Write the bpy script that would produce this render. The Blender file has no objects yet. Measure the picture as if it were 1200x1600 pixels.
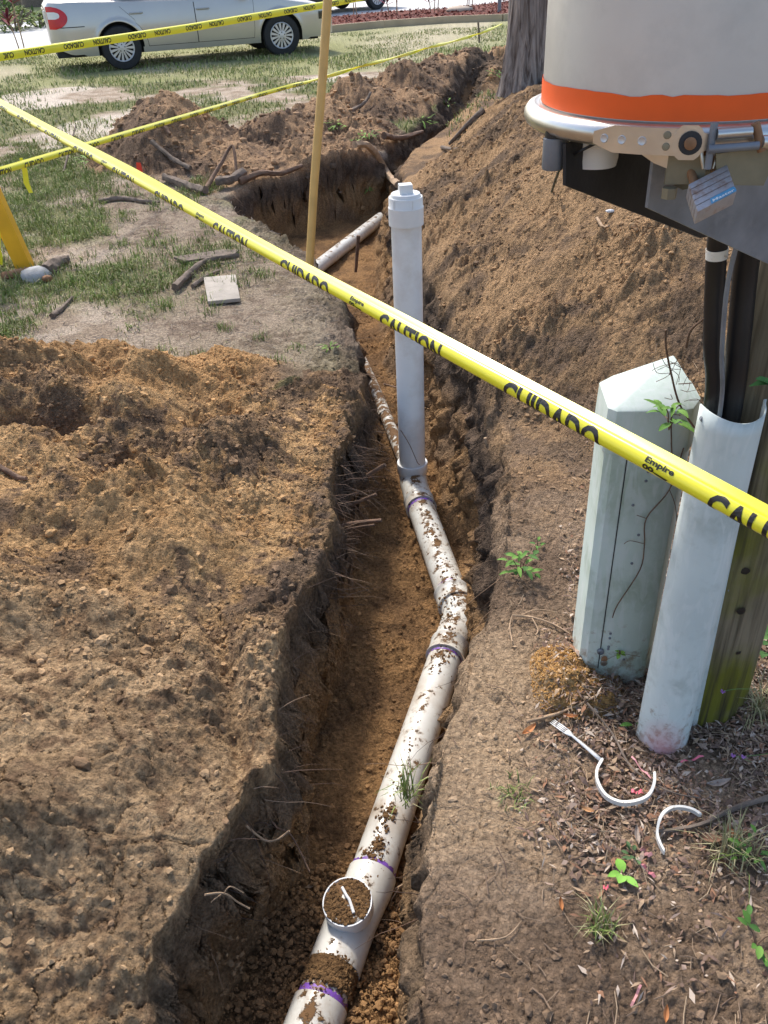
import bpy, bmesh, math, random
import numpy as np
from mathutils import Vector, Matrix, Euler, Quaternion
random.seed(7); RNG = np.random.default_rng(7)
S = bpy.context.scene
COL = S.collection
R = math.radians
# ------------------------------------------------------------------ camera, sky, sun, exposure
EYE = 1.6; FPX = 1320.0; PITCH = R(34); ROLL = R(-2.8)
cd = bpy.data.cameras.new('camera'); cam = bpy.data.objects.new('camera', cd); COL.objects.link(cam)
cam.matrix_world = Matrix.Translation((0, 0, EYE)) @ Matrix.Rotation(math.pi/2-PITCH, 4, 'X') @ Matrix.Rotation(ROLL, 4, 'Z')
cd.sensor_fit = 'HORIZONTAL'; cd.sensor_width = 36; cd.lens = 36*FPX/1200; cd.clip_start = 0.05; cd.clip_end = 2000
S.camera = cam
SUN_EL = R(50); SUN_AZ = R(-20)          # azimuth measured from +Y towards +X
w = bpy.data.worlds.new('World'); S.world = w; w.use_nodes = True
nt = w.node_tree; bg = nt.nodes['Background']
sky = nt.nodes.new('ShaderNodeTexSky'); sky.sky_type = 'NISHITA'; sky.sun_disc = False
sky.sun_elevation = SUN_EL; sky.sun_rotation = SUN_AZ; sky.air_density = 1.0; sky.dust_density = 2.5; sky.ozone_density = 1.0
nt.links.new(sky.outputs[0], bg.inputs[0]); bg.inputs[1].default_value = 0.15
sd = bpy.data.lights.new('sun', 'SUN'); sd.energy = 2.1; sd.angle = R(6); sd.color = (1.0, 0.94, 0.85)
sun = bpy.data.objects.new('sun', sd); COL.objects.link(sun)
sdir = Vector((math.cos(SUN_EL)*math.sin(SUN_AZ), math.cos(SUN_EL)*math.cos(SUN_AZ), math.sin(SUN_EL)))
sun.rotation_euler = sdir.to_track_quat('Z', 'Y').to_euler(); sun.location = sdir*30
S.view_settings.view_transform = 'Standard'; S.view_settings.look = 'None'
S.view_settings.gamma = 1; S.view_settings.use_curve_mapping = False; S.view_settings.exposure = 0.90

# ------------------------------------------------------------------ noise
_p = np.random.default_rng(3).permutation(256); PERM = np.concatenate([_p, _p, _p]).astype(np.int64)
_g = np.random.default_rng(5).normal(size=(256, 3)); _g /= np.linalg.norm(_g, axis=1)[:, None]
def perlin(x, y, z):
    x, y, z = np.broadcast_arrays(np.asarray(x, float), np.asarray(y, float), np.asarray(z, float))
    xi = np.floor(x).astype(np.int64); yi = np.floor(y).astype(np.int64); zi = np.floor(z).astype(np.int64)
    xf, yf, zf = x-xi, y-yi, z-zi
    u, v, ww = [t*t*t*(t*(t*6-15)+10) for t in (xf, yf, zf)]
    xi &= 255; yi &= 255; zi &= 255
    r = 0
    for a in (0, 1):
        for b in (0, 1):
            for c in (0, 1):
                g = _g[PERM[PERM[PERM[(xi+a) & 255]+((yi+b) & 255)]+((zi+c) & 255)]]
                d = g[..., 0]*(xf-a)+g[..., 1]*(yf-b)+g[..., 2]*(zf-c)
                r = r + d*(u if a else 1-u)*(v if b else 1-v)*(ww if c else 1-ww)
    return r*1.5
def fbm(x, y, z, f, n, gain=.5):
    r = 0; a = 1
    for i in range(n):
        r = r + a*perlin(x*f+i*17.3, y*f+i*5.1, z*f+i*9.7); f *= 2.03; a *= gain
    return r
def sst(a, b, x):
    t = np.clip((x-a)/(b-a), 0, 1); return t*t*(3-2*t)
def smax(a, b, k): 
    h = np.clip(.5+.5*(a-b)/k, 0, 1); return b*(1-h)+a*h+k*h*(1-h)

# ------------------------------------------------------------------ terrain
LP = np.array([(-1.5,-.60),(.75,-.49),(.95,-.47),(1.1,-.40),(1.32,-.30),(1.6,-.30),(1.9,-.30),(2.17,-.20),(2.55,-.18),(2.87,-.10),(3.38,-.07),(3.97,-.13),(4.5,-.20),
 (5.0,-.32),(5.7,-.6),(6.3,-.95),(6.8,-1.12),(7.2,-1.0),(7.6,-.5),(7.9,-.12),(8.3,.12),(9.0,.35),(10.5,.75),(12.5,1.35),(14,1.9),(200,3)])
RP = np.array([(-1.5,-.05),(.74,.02),(.98,.03),(1.3,.105),(1.67,.235),(1.9,.33),(2.33,.42),(2.58,.46),(3.2,.47),(4.08,.40),(4.57,.36),(5.5,.33),(6.5,.3),(7.5,.32),
 (8.2,.45),(9,.75),(10.5,1.2),(12.5,1.8),(14,2.2),(200,3.2)])
FZ = np.array([(-1.5,-.44),(1.0,-.40),(1.4,-.45),(3.2,-.455),(6,-.47),(8,-.45),(9.5,-.3),(11.5,-.12),(13,0),(200,0)])
def lx(y): return np.interp(y, LP[:,0], LP[:,1])
def rx(y): return np.interp(y, RP[:,0], RP[:,1])
def polydist(x, y, pts):
    """distance to polyline and interpolated height"""
    best = np.full(x.shape, 1e9); h = np.zeros(x.shape)
    for (x0,y0,h0),(x1,y1,h1) in zip(pts[:-1], pts[1:]):
        dx, dy = x1-x0, y1-y0; t = np.clip(((x-x0)*dx+(y-y0)*dy)/(dx*dx+dy*dy), 0, 1)
        d = np.hypot(x-x0-t*dx, y-y0-t*dy); m = d < best
        h = np.where(m, h0+t*(h1-h0), h); best = np.where(m, d, best)
    return best, h
CONES = [(-1.15,7.75,.24,.45),(-.55,8.05,.26,.45),(-1.7,7.95,.22,.45),(-.2,8.4,.22,.4),(-1.85,8.5,.68,.85),(-1.35,8.2,.34,.6),(-.85,8.8,.40,.6),(-.45,9.4,.35,.6),(-.05,10.4,.48,.7),(.55,11.4,.46,.6),(1.45,12.6,.52,.7),(.0,9.0,.24,.5),(.25,10.2,.36,.6),(1.0,12,.46,.6),(2.0,13,.46,.6),(-2.25,8.6,.2,.5)]
def fields(x, y):
    x = np.asarray(x, float); y = np.asarray(y, float)
    near = 1/(1+np.maximum(0, y-6)*.08)
    wx = .05*fbm(x, y, 0*x, 2.1, 3); wy = .05*fbm(x, y, 0*x+7, 2.1, 3)
    X, Y = x+wx, y+wy
    base = .012*fbm(x, y, 0*x+3, .7, 2)
    # left near mound: a plateau rising from the rim, a crest with a hollow in front of it
    d = lx(y)-X
    fade = sst(3.75, 3.3, Y+.12*fbm(x,y,0*x+30,1.3,2))
    plat = (.02+.15*sst(.05, 1.1, d))*fade
    plat = plat + .10*np.exp(-((X+.95)/.35)**2-((Y-1.05)/.35)**2)*sst(0,.2,d) + .06*np.exp(-((X+.45)/.10)**2-((Y-.86)/.10)**2)
    cd_, ch = polydist(X, Y, [(-4.0,2.2,.50),(-2.6,3.0,.40),(-1.6,3.25,.30),(-.95,3.28,.20),(-.55,3.15,.10),(-.3,3.1,.0)])
    front = Y < np.interp(X, [-4,-2.6,-1.6,-.95,-.3], [2.2,3.0,3.25,3.28,3.1])
    crest = ch - cd_*np.where(front, .75, 1.0)
    hollow = -.15*np.exp(-((X+1.15)/.34)**2-((Y-2.82)/.11)**2) - .09*np.exp(-((X+.62)/.18)**2-((Y-2.98)/.07)**2) + .07*np.exp(-((X+1.5)/.3)**2-((Y-2.3)/.2)**2)
    gully = -.07*np.exp(-((X+.42+.35*(Y-1.55))/.045)**2)*sst(.9,1.3,Y)*sst(2.0,1.6,Y)
    m1 = np.where(d > -.05, smax(plat, crest, .06)+hollow*fade+gully, 0)*sst(-.02, .10, d)
    m1 = m1*(x < 0)
    # right mound
    rd, rh = polydist(X, Y, [(2.8,1.5,.10),(2.0,2.2,.36),(1.42,2.85,.56),(1.24,3.4,.70),(1.16,4.2,.76),(1.16,5.2,.76),(1.28,6.6,.72),(1.5,8,.64),(2.0,9.5,.55),(2.8,11.5,.4)])
    m2 = rh - .71*np.sqrt(rd*rd+.02) + .035*fbm(x,y,0*x+50,1.8,3)
    m2 = np.where(x > -.2, smax(m2, 0*m2, .08)-.0, 0)
    m3 = np.full(x.shape, -1.)
    for cx, cy, h, s in CONES: m3 = smax(m3, h-s*np.sqrt((X-cx)**2+((Y-cy)*.85)**2+.02), .10)
    m3 = m3+.07*fbm(x,y,0*x+80,2.5,4); m3 = smax(m3, 0*m3, .05)-.012; m3 = np.maximum(m3, 0)
    big = perlin(x*2.3+2,y*2.3,0*x+71); rid = (1-np.abs(perlin(x*1.9+.3*y,y*1.5-.6*x,0*x+73))*2.2)
    m1 = m1+np.where((x<0)&(y<3.6), (.090*big+.070*rid+.050*perlin(x*4.6,y*4.6,0*x+75))*sst(.12,.5,d)*fade*sst(.3,.6,y), 0)
    sp = .095*np.clip(1-np.hypot(X-.475, Y-1.525)/.135, 0, 1)            # little sand heap at the pedestal
    rise = .05*sst(.2,1.2,x-rx(y))*(y<3)
    H0 = base+np.maximum(m1,0)+np.minimum(m1,0)+smax(m2,m3,.05)+sp+rise
    dirt = np.clip(sst(.01,.08,np.abs(m1))+sst(.02,.09,m2)+sst(.01,.06,m3)+sst(.0,.02,sp), 0, 1)
    dirt = np.maximum(dirt, sst(.35,.0,d)*(x<rx(y))*sst(8,6,y)*.9)
    dirt = np.maximum(dirt, sst(3.4,3.2,Y)*(x<rx(y))*(x>-3.5))
    # trench
    Lw = lx(y)+.045*perlin(x*0, y*3.9, 0*x+77)*(y<3)+.016*perlin(x*0, y*19, 0*x+1.2)+.045*perlin(x*0, y*2.6, 0*x+.5)+.025*perlin(x*0, y*7.5, 0*x+4.2)
    Rw = rx(y)+.014*perlin(x*0, y*21, 0*x+3.2)+.035*perlin(x*0, y*2.9, 0*x+8.5)+.018*perlin(x*0, y*8.1, 0*x+2.2)
    sl = np.interp(y, [0,4.5,5,6.3,6.9,7.5,7.8,9], [1,1,.85,.85,1,.7,.6,.9])
    dl = (x-Lw)*sl; dr = Rw-x
    wl = np.interp(y, [0,3,4.5,6,8,10], [.045,.06,.10,.13,.16,.22])
    wr = np.interp(y, [0,1.4,1.9,2.3,3.3,4.2,8,10], [.07,.07,.10,.20,.26,.34,.30,.25])
    f = np.minimum(sst(0,1,dl/wl), sst(0,1,dr/wr))
    fz = np.interp(y, FZ[:,0], FZ[:,1])
    ends = sst(-1.4,-1.2,y)*sst(13,11.5,y)
    f = f*ends
    Z = H0*(1-f)+fz*f
    side = (x > .5*(lx(y)+rx(y)))
    return dict(Z=Z, f=f, dirt=np.maximum(dirt, sst(.02,.2,f)), m1=m1, m2=m2, m3=m3, d=d, sp=sp, side=side, H0=H0, fz=fz)
def height(x, y, full=True):
    q = fields(x, y); x = np.asarray(x, float); y = np.asarray(y, float)
    D = q['dirt']; lod = 1
    wall = 4*q['f']*(1-q['f'])
    fl = sst(.8,1,q['f'])
    n = .030*fbm(x,y,0*x+1,3.2,2)+.5*.012*np.abs(fbm(x,y,0*x+2,9,2))-.004
    n2 = .012*fbm(x,y,0*x+5,16,2)++.013*np.abs(perlin(x*38,y*38,0*x+1.5))+.0055*perlin(x*85,y*85,0*x+2.5)
    rough = .45+.75*sst(-.3,.4,perlin(x*2.3,y*2.3,0*x+60))
    lawn = .004*fbm(x,y,0*x+9,6,3)+.0035*perlin(x*40,y*40,0*x+4)
    xw = x+.05*perlin(x*5,y*5,0*x+41); yw = y+.05*perlin(x*5+9,y*5,0*x+42)
    patch = .12+1.25*sst(-.25,.40,perlin(x*1.7+4,y*1.7,0*x+21)+.5*perlin(x*4.3,y*4.3,0*x+22))
    patch = patch*(1-.45*sst(1.9,1.5,y+.3*perlin(x*2,y*2,0*x+23))*(x<0)*(y<4))
    xc = xw+.02*perlin(x*22,y*22,0*x+43)+.008*perlin(x*60,y*60,0*x+45); yc = yw+.02*perlin(x*22,y*22,0*x+44); cm = sst(-.1,.3,perlin(x*3.3,y*3.3,0*x+54))
    crack = -.013*cm*sst(.05,.0,np.abs(perlin(xc*4.5,yc*4.5,0*x+51)))-.009*sst(.05,.0,np.abs(perlin(xc*12,yc*12,0*x+52)))
    lump = .040*np.maximum(0,perlin(xw*8,yw*8,0*x+31)-.05)+.030*np.maximum(0,perlin(xw*19,yw*19,0*x+32)-.02)+.020*np.maximum(0,perlin(xw*37,yw*37,0*x+33))+.010*np.maximum(0,perlin(x*70,y*70,0*x+34))
    lump = lump*patch*(1+.6*(q['m3']>.05)+.35*(q['m2']>.1))
    dd = np.maximum(D, .45*((x>rx(y))&(y<4)))
    Z = q['Z']+D*(1-.65*fl)*n*1.5+D*n2*rough*(1-.35*fl)+dd*(lump+crack*(1-fl))*(1-.35*fl)+(1-D)*lawn+wall*.03*fbm(x,y,q['Z']*1.0,5,3)
    q['Zf'] = Z
    return q
def gz(x, y): return float(height(np.array([x]), np.array([y]))['Zf'][0])
Mc = np.array(cam.matrix_world.to_3x3())
def ray(u, v): return Mc @ np.array([(u-600)/FPX, -(v-800)/FPX, -1.0])
def hit(u, v, up=0.0):
    """point of the ground seen at photo position (u, v): used once to survey where things lie"""
    d = ray(u, v); k = np.linspace(.6, 32, 5000); X = d[0]*k; Y = d[1]*k; Zr = EYE+d[2]*k
    Z = fields(X, Y)['Z']; i = np.argmax(Zr < Z)
    if Zr[i] >= Z[i]: i = int(np.argmin(np.abs(Zr)))
    return Vector((X[i], Y[i], gz(X[i], Y[i])+up))
def ondepth(u, v, k): d = ray(u, v); return Vector(d*k)+Vector((0,0,EYE))
def onplane(u, v, p, n): 
    d = Vector(ray(u, v)); o = Vector((0,0,EYE)); return o+d*((Vector(p)-o).dot(Vector(n))/d.dot(Vector(n)))

# ------------------------------------------------------------------ mesh helpers
class MB:
    def __init__(s): s.v = []; s.f = []; s.c = []; s.cur = None
    def add(s, vs, fs, col=None):
        o = len(s.v); s.v += [tuple(p) for p in vs]; s.f += [tuple(i+o for i in f) for f in fs]
        s.c += [col or (1,1,1)]*len(vs); return s
    def box(s, c, d, rot=None, col=None, taper=1.0):
        c = Vector(c); h = Vector(d)/2; m = rot or Matrix.Identity(3)
        vs = [c+m@Vector((sx*h.x*(taper if sz>0 else 1), sy*h.y*(taper if sz>0 else 1), sz*h.z)) for sx in(-1,1) for sy in(-1,1) for sz in(-1,1)]
        return s.add(vs, [(0,1,3,2),(4,6,7,5),(0,4,5,1),(2,3,7,6),(0,2,6,4),(1,5,7,3)], col)
    def tube(s, pts, rad, n=8, cap=True, col=None, jit=0):
        pts = [Vector(p) for p in pts]; m = len(pts)
        if not hasattr(rad, '__len__'): rad = [rad]*m
        T = [(pts[min(i+1,m-1)]-pts[max(i-1,0)]).normalized() for i in range(m)]
        a = Vector((0,0,1)) if abs(T[0].z) < .9 else Vector((1,0,0))
        u = T[0].cross(a).normalized(); vs = []; 
        for i in range(m):
            u = (u-T[i]*u.dot(T[i])).normalized(); v = T[i].cross(u)
            for k in range(n):
                t = 2*math.pi*k/n; r = rad[i]*(1+random.uniform(-jit, jit)); vs.append(pts[i]+(u*math.cos(t)+v*math.sin(t))*r)
        fs = [(i*n+k, i*n+(k+1)%n, (i+1)*n+(k+1)%n, (i+1)*n+k) for i in range(m-1) for k in range(n)]
        if cap: fs += [tuple(range(n))[::-1], tuple((m-1)*n+k for k in range(n))]
        return s.add(vs, fs, col)
    def lathe(s, prof, base=(0,0,0), rot=None, n=32, col=None, arc=None, cap=False):
        """prof: list of (r, z) along local z"""
        m = rot or Matrix.Identity(3); b = Vector(base); vs = []; full = arc is None; a0, a1 = arc or (0, 2*math.pi)
        k_ = n if full else n+1
        for r, z in prof:
            for k in range(k_):
                t = a0+(a1-a0)*k/n; vs.append(b+m@Vector((r*math.cos(t), r*math.sin(t), z)))
        fs = []
        for i in range(len(prof)-1):
            for k in range(n):
                k2 = (k+1)%k_ if full else k+1
                fs.append((i*k_+k, i*k_+k2, (i+1)*k_+k2, (i+1)*k_+k))
        if cap: fs += [tuple(range(k_))[::-1], tuple((len(prof)-1)*k_+k for k in range(k_))]
        return s.add(vs, fs, col)
    def prism(s, poly, dvec, col=None):
        n = len(poly); vs = [Vector(p) for p in poly]+[Vector(p)+Vector(dvec) for p in poly]
        return s.add(vs, [tuple(range(n))[::-1], tuple(range(n,2*n))]+[(i,(i+1)%n,n+(i+1)%n,n+i) for i in range(n)], col)
    def build(s, name, m, parent=None, smooth=True, vc=False, bevel=0, ang=40):
        me = bpy.data.meshes.new(name); me.from_pydata([tuple(v) for v in s.v], [], s.f)
        me.materials.append(m)
        if vc:
            at = me.color_attributes.new('Col', 'FLOAT_COLOR', 'POINT')
            at.data.foreach_set('color', np.array([(c[0],c[1],c[2],1) for c in s.c], dtype=np.float32).ravel())
        return link(name, me, parent, smooth, bevel, ang)
def link(name, me, parent=None, smooth=True, bevel=0, ang=40):
    bm = bmesh.new(); bm.from_mesh(me); bmesh.ops.recalc_face_normals(bm, faces=bm.faces)
    if bevel: 
        es = [e for e in bm.edges if len(e.link_faces)==2 and e.calc_face_angle(0) > .5]
        bmesh.ops.bevel(bm, geom=es, offset=bevel, segments=2, affect='EDGES', profile=.7)
    if smooth:
        for f in bm.faces: f.smooth = True
        for e in bm.edges:
            if len(e.link_faces)==2 and e.calc_face_angle(0) > R(ang): e.smooth = False
    bm.to_mesh(me); bm.free()
    o = bpy.data.objects.new(name, me); COL.objects.link(o)
    if parent: o.parent = parent
    return o
def fastmesh(name, V, F, m, cols=None, smooth=False, parent=None):
    """V (n,3) array, F (k,3|4) array"""
    me = bpy.data.meshes.new(name); V = np.asarray(V, np.float32); F = np.asarray(F, np.int32); k = F.shape[1]
    me.vertices.add(len(V)); me.vertices.foreach_set('co', V.ravel())
    me.loops.add(F.size); me.loops.foreach_set('vertex_index', F.ravel())
    me.polygons.add(len(F)); me.polygons.foreach_set('loop_start', np.arange(0, F.size, k, dtype=np.int32))
    me.polygons.foreach_set('loop_total', np.full(len(F), k, np.int32))
    me.polygons.foreach_set('use_smooth', np.full(len(F), smooth, bool))
    me.update(calc_edges=True)
    if cols is not None:
        at = me.color_attributes.new('Col', 'FLOAT_COLOR', 'POINT')
        c4 = np.ones((len(V), 4), np.float32); c4[:, :3] = cols; at.data.foreach_set('color', c4.ravel())
    me.materials.append(m)
    o = bpy.data.objects.new(name, me); COL.objects.link(o)
    if parent: o.parent = parent
    return o
def thing(name, label, cat, loc=(0,0,0), group=None):
    o = bpy.data.objects.new(name, None); COL.objects.link(o); o.location = loc; o.empty_display_size = .1
    o['label'] = label; o['category'] = cat
    if group: o['group'] = group
    return o
def tag(o, label, cat, group=None):
    o['label'] = label; o['category'] = cat
    if group: o['group'] = group
    return o
def center(o):
    """put the origin of a mesh thing at its own base, or keep it for parts"""
    me = o.data; co = np.zeros(len(me.vertices)*3, np.float32); me.vertices.foreach_get('co', co); co = co.reshape(-1,3)
    c = Vector(((co[:,0].min()+co[:,0].max())/2, (co[:,1].min()+co[:,1].max())/2, co[:,2].min()))
    me.transform(Matrix.Translation(-c)); o.location = c; return o

# ------------------------------------------------------------------ materials
def mat(name, col, rough=.6, metal=0, var=.15, scale=8, bump=0, bscale=60, spec=.5, vc=False, var2=None, sub=0, trans=0):
    m = bpy.data.materials.new(name); m.use_nodes = True; n = m.node_tree; b = n.nodes['Principled BSDF']; L = n.links
    b.inputs['Roughness'].default_value = rough; b.inputs['Metallic'].default_value = metal; b.inputs['Specular IOR Level'].default_value = spec
    tc = n.nodes.new('ShaderNodeTexCoord'); nz = n.nodes.new('ShaderNodeTexNoise'); nz.inputs['Scale'].default_value = scale; nz.inputs['Detail'].default_value = 6
    geo = n.nodes.new('ShaderNodeNewGeometry')
    L.new(geo.outputs['Position'], nz.inputs['Vector'])
    mr = n.nodes.new('ShaderNodeMapRange'); mr.inputs[1].default_value = .3; mr.inputs[2].default_value = .7; mr.inputs[3].default_value = 1-var; mr.inputs[4].default_value = 1+var
    L.new(nz.outputs['Fac'], mr.inputs[0])
    mx = n.nodes.new('ShaderNodeVectorMath'); mx.operation = 'SCALE'
    if vc:
        at = n.nodes.new('ShaderNodeAttribute'); at.attribute_name = 'Col'; L.new(at.outputs['Color'], mx.inputs[0])
    else: mx.inputs[0].default_value = col[:3]
    L.new(mr.outputs[0], mx.inputs['Scale'])
    out = mx.outputs[0]
    if var2:
        c2, sc2, lo, hi = var2
        n2 = n.nodes.new('ShaderNodeTexNoise'); n2.inputs['Scale'].default_value = sc2; n2.inputs['Detail'].default_value = 8; n2.inputs['Roughness'].default_value=.65
        L.new(geo.outputs['Position'], n2.inputs['Vector'])
        m2 = n.nodes.new('ShaderNodeMapRange'); m2.inputs[1].default_value = lo; m2.inputs[2].default_value = hi; L.new(n2.outputs['Fac'], m2.inputs[0])
        mc = n.nodes.new('ShaderNodeMix'); mc.data_type = 'RGBA'; L.new(m2.outputs[0], mc.inputs[0]); L.new(out, mc.inputs[6]); mc.inputs[7].default_value = (*c2, 1)
        out = mc.outputs[2]
    L.new(out, b.inputs['Base Color'])
    if bump:
        nb = n.nodes.new('ShaderNodeTexNoise'); nb.inputs['Scale'].default_value = bscale; nb.inputs['Detail'].default_value = 8; nb.inputs['Roughness'].default_value=.65
        L.new(geo.outputs['Position'], nb.inputs['Vector'])
        bp = n.nodes.new('ShaderNodeBump'); bp.inputs['Distance'].default_value = bump; bp.inputs['Strength'].default_value = 1; L.new(nb.outputs['Fac'], bp.inputs['Height']); L.new(bp.outputs[0], b.inputs['Normal'])
    if trans: b.inputs['Transmission Weight'].default_value = trans
    return m
def soil_mat():
    m = mat('soil', (1,1,1), .95, 0, .38, 85, .0, 60, .15, vc=True)
    n = m.node_tree; L = n.links; b = n.nodes['Principled BSDF']; geo = [x for x in n.nodes if x.type=='NEW_GEOMETRY'][0]
    a = n.nodes.new('ShaderNodeTexNoise'); a.inputs['Scale'].default_value = 70; a.inputs['Detail'].default_value = 7; a.inputs['Roughness'].default_value=.72
    v = n.nodes.new('ShaderNodeTexVoronoi'); v.inputs['Scale'].default_value = 130
    L.new(geo.outputs['Position'], a.inputs['Vector']); L.new(geo.outputs['Position'], v.inputs['Vector'])
    b1 = n.nodes.new('ShaderNodeBump'); b1.inputs['Distance'].default_value = .022; b1.inputs['Strength'].default_value = 1; L.new(a.outputs['Fac'], b1.inputs['Height'])
    b2 = n.nodes.new('ShaderNodeBump'); b2.inputs['Distance'].default_value = -.006; b2.inputs['Strength'].default_value = .8; L.new(v.outputs['Distance'], b2.inputs['Height']); L.new(b1.outputs[0], b2.inputs['Normal'])
    L.new(b2.outputs[0], b.inputs['Normal'])
    # grains: a few pale specks of quartz
    return m
M_soil = soil_mat()
def pvc_mat(name, col, lo, hi, topw):
    """white plastic with dried mud that clings mostly to the upward side"""
    m = mat(name, col, .32, 0, .04, 9, 0, 60, .5, var2=((.42,.34,.25), 6, .46, 1.05 if hi>.9 else .78)); n = m.node_tree; L = n.links; b = n.nodes['Principled BSDF']
    geo = [x for x in n.nodes if x.type=='NEW_GEOMETRY'][0]; prev = b.inputs['Base Color'].links[0].from_socket
    nz = n.nodes.new('ShaderNodeTexNoise'); nz.inputs['Scale'].default_value = 26; nz.inputs['Detail'].default_value = 9; nz.inputs['Roughness'].default_value = .68
    L.new(geo.outputs['Position'], nz.inputs['Vector'])
    sx = n.nodes.new('ShaderNodeSeparateXYZ'); L.new(geo.outputs['Normal'], sx.inputs[0])
    pw = n.nodes.new('ShaderNodeMath'); pw.operation = 'POWER'; mxx = n.nodes.new('ShaderNodeMath'); mxx.operation='MAXIMUM'; mxx.inputs[1].default_value = 0
    L.new(sx.outputs['Z'], mxx.inputs[0]); L.new(mxx.outputs[0], pw.inputs[0]); pw.inputs[1].default_value = 7
    ma = n.nodes.new('ShaderNodeMath'); ma.operation = 'MULTIPLY_ADD'; L.new(pw.outputs[0], ma.inputs[0]); ma.inputs[1].default_value = topw; L.new(nz.outputs['Fac'], ma.inputs[2])
    mr = n.nodes.new('ShaderNodeMapRange'); mr.inputs[1].default_value = lo; mr.inputs[2].default_value = hi; L.new(ma.outputs[0], mr.inputs[0])
    mc = n.nodes.new('ShaderNodeMix'); mc.data_type = 'RGBA'; L.new(mr.outputs[0], mc.inputs[0]); L.new(prev, mc.inputs[6]); mc.inputs[7].default_value = (.16,.085,.035,1)
    L.new(mc.outputs[2], b.inputs['Base Color'])
    film = n.nodes.new('ShaderNodeMapRange'); film.inputs[1].default_value = lo-.085; film.inputs[2].default_value = lo+.01; film.inputs[4].default_value = .55; L.new(ma.outputs[0], film.inputs[0])
    fm = n.nodes.new('ShaderNodeMix'); fm.data_type = 'RGBA'; L.new(film.outputs[0], fm.inputs[0]); L.new(prev, fm.inputs[6]); fm.inputs[7].default_value = (.38,.27,.17,1); L.new(fm.outputs[2], mc.inputs[6])
    rr = n.nodes.new('ShaderNodeMapRange'); rr.inputs[3].default_value = .3; rr.inputs[4].default_value = .95; L.new(mr.outputs[0], rr.inputs[0]); L.new(rr.outputs[0], b.inputs['Roughness'])
    bp = n.nodes.new('ShaderNodeBump'); bp.inputs['Distance'].default_value = .004; L.new(mr.outputs[0], bp.inputs['Height']); L.new(bp.outputs[0], b.inputs['Normal'])
    return m
M_pvc = pvc_mat('pvc_clean', (.76,.77,.76), .93, .97, .0)
M_pvcd = pvc_mat('pvc_muddy', (.66,.655,.60), .595, .625, .085)
M_pvcl = pvc_mat('pvc_dusty', (.66,.645,.585), .64, .67, .080)
M_pvcm = pvc_mat('pvc_very_muddy', (.66,.65,.60), .50, .53, .06)
M_purple = mat('primer', (.20,.08,.42), .5, var=.3, scale=40, var2=((.16,.085,.035), 60, .52, .58))
M_tape = mat('tape', (.86,.78,.035), .28, var=.03, scale=3, spec=.6)
M_tapeb = mat('tape_back', (.80,.74,.10), .3, var=.03, scale=3, spec=.6)
M_ink = mat('ink', (.018,.016,.014), .4, var=.1, scale=9)
M_root = mat('root', (.16,.095,.06), .9, var=.35, scale=30, bump=.003, bscale=120)
M_rootp = mat('root_pale', (.38,.26,.16), .9, var=.3, scale=30, bump=.002, bscale=120)
M_bark = mat('branch_bark', (.17,.13,.10), .95, var=.35, scale=30, bump=.004, bscale=90)
M_vc = mat('litter', (1,1,1), .9, var=.15, scale=40, vc=True, spec=.2)
M_grass = mat('grass', (1,1,1), .75, var=.25, scale=5, vc=True, spec=.25)
M_yel = mat('yellow_post_paint', (.80,.42,.02), .5, var=.10, scale=6, bump=.0008, bscale=60)
M_tan = mat('tan_pole', (.66,.40,.12), .45, var=.08, scale=12, bump=.0006, bscale=40)
M_ped = mat('pedestal_paint', (.60,.69,.62), .55, var=.07, scale=5, bump=.0012, bscale=14, var2=((.40,.48,.38), 7, .48, .72))
M_guard = mat('guard_paint', (.60,.67,.65), .55, var=.07, scale=7, bump=.0012, bscale=18, var2=((.44,.50,.47), 11, .5, .72))
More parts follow.
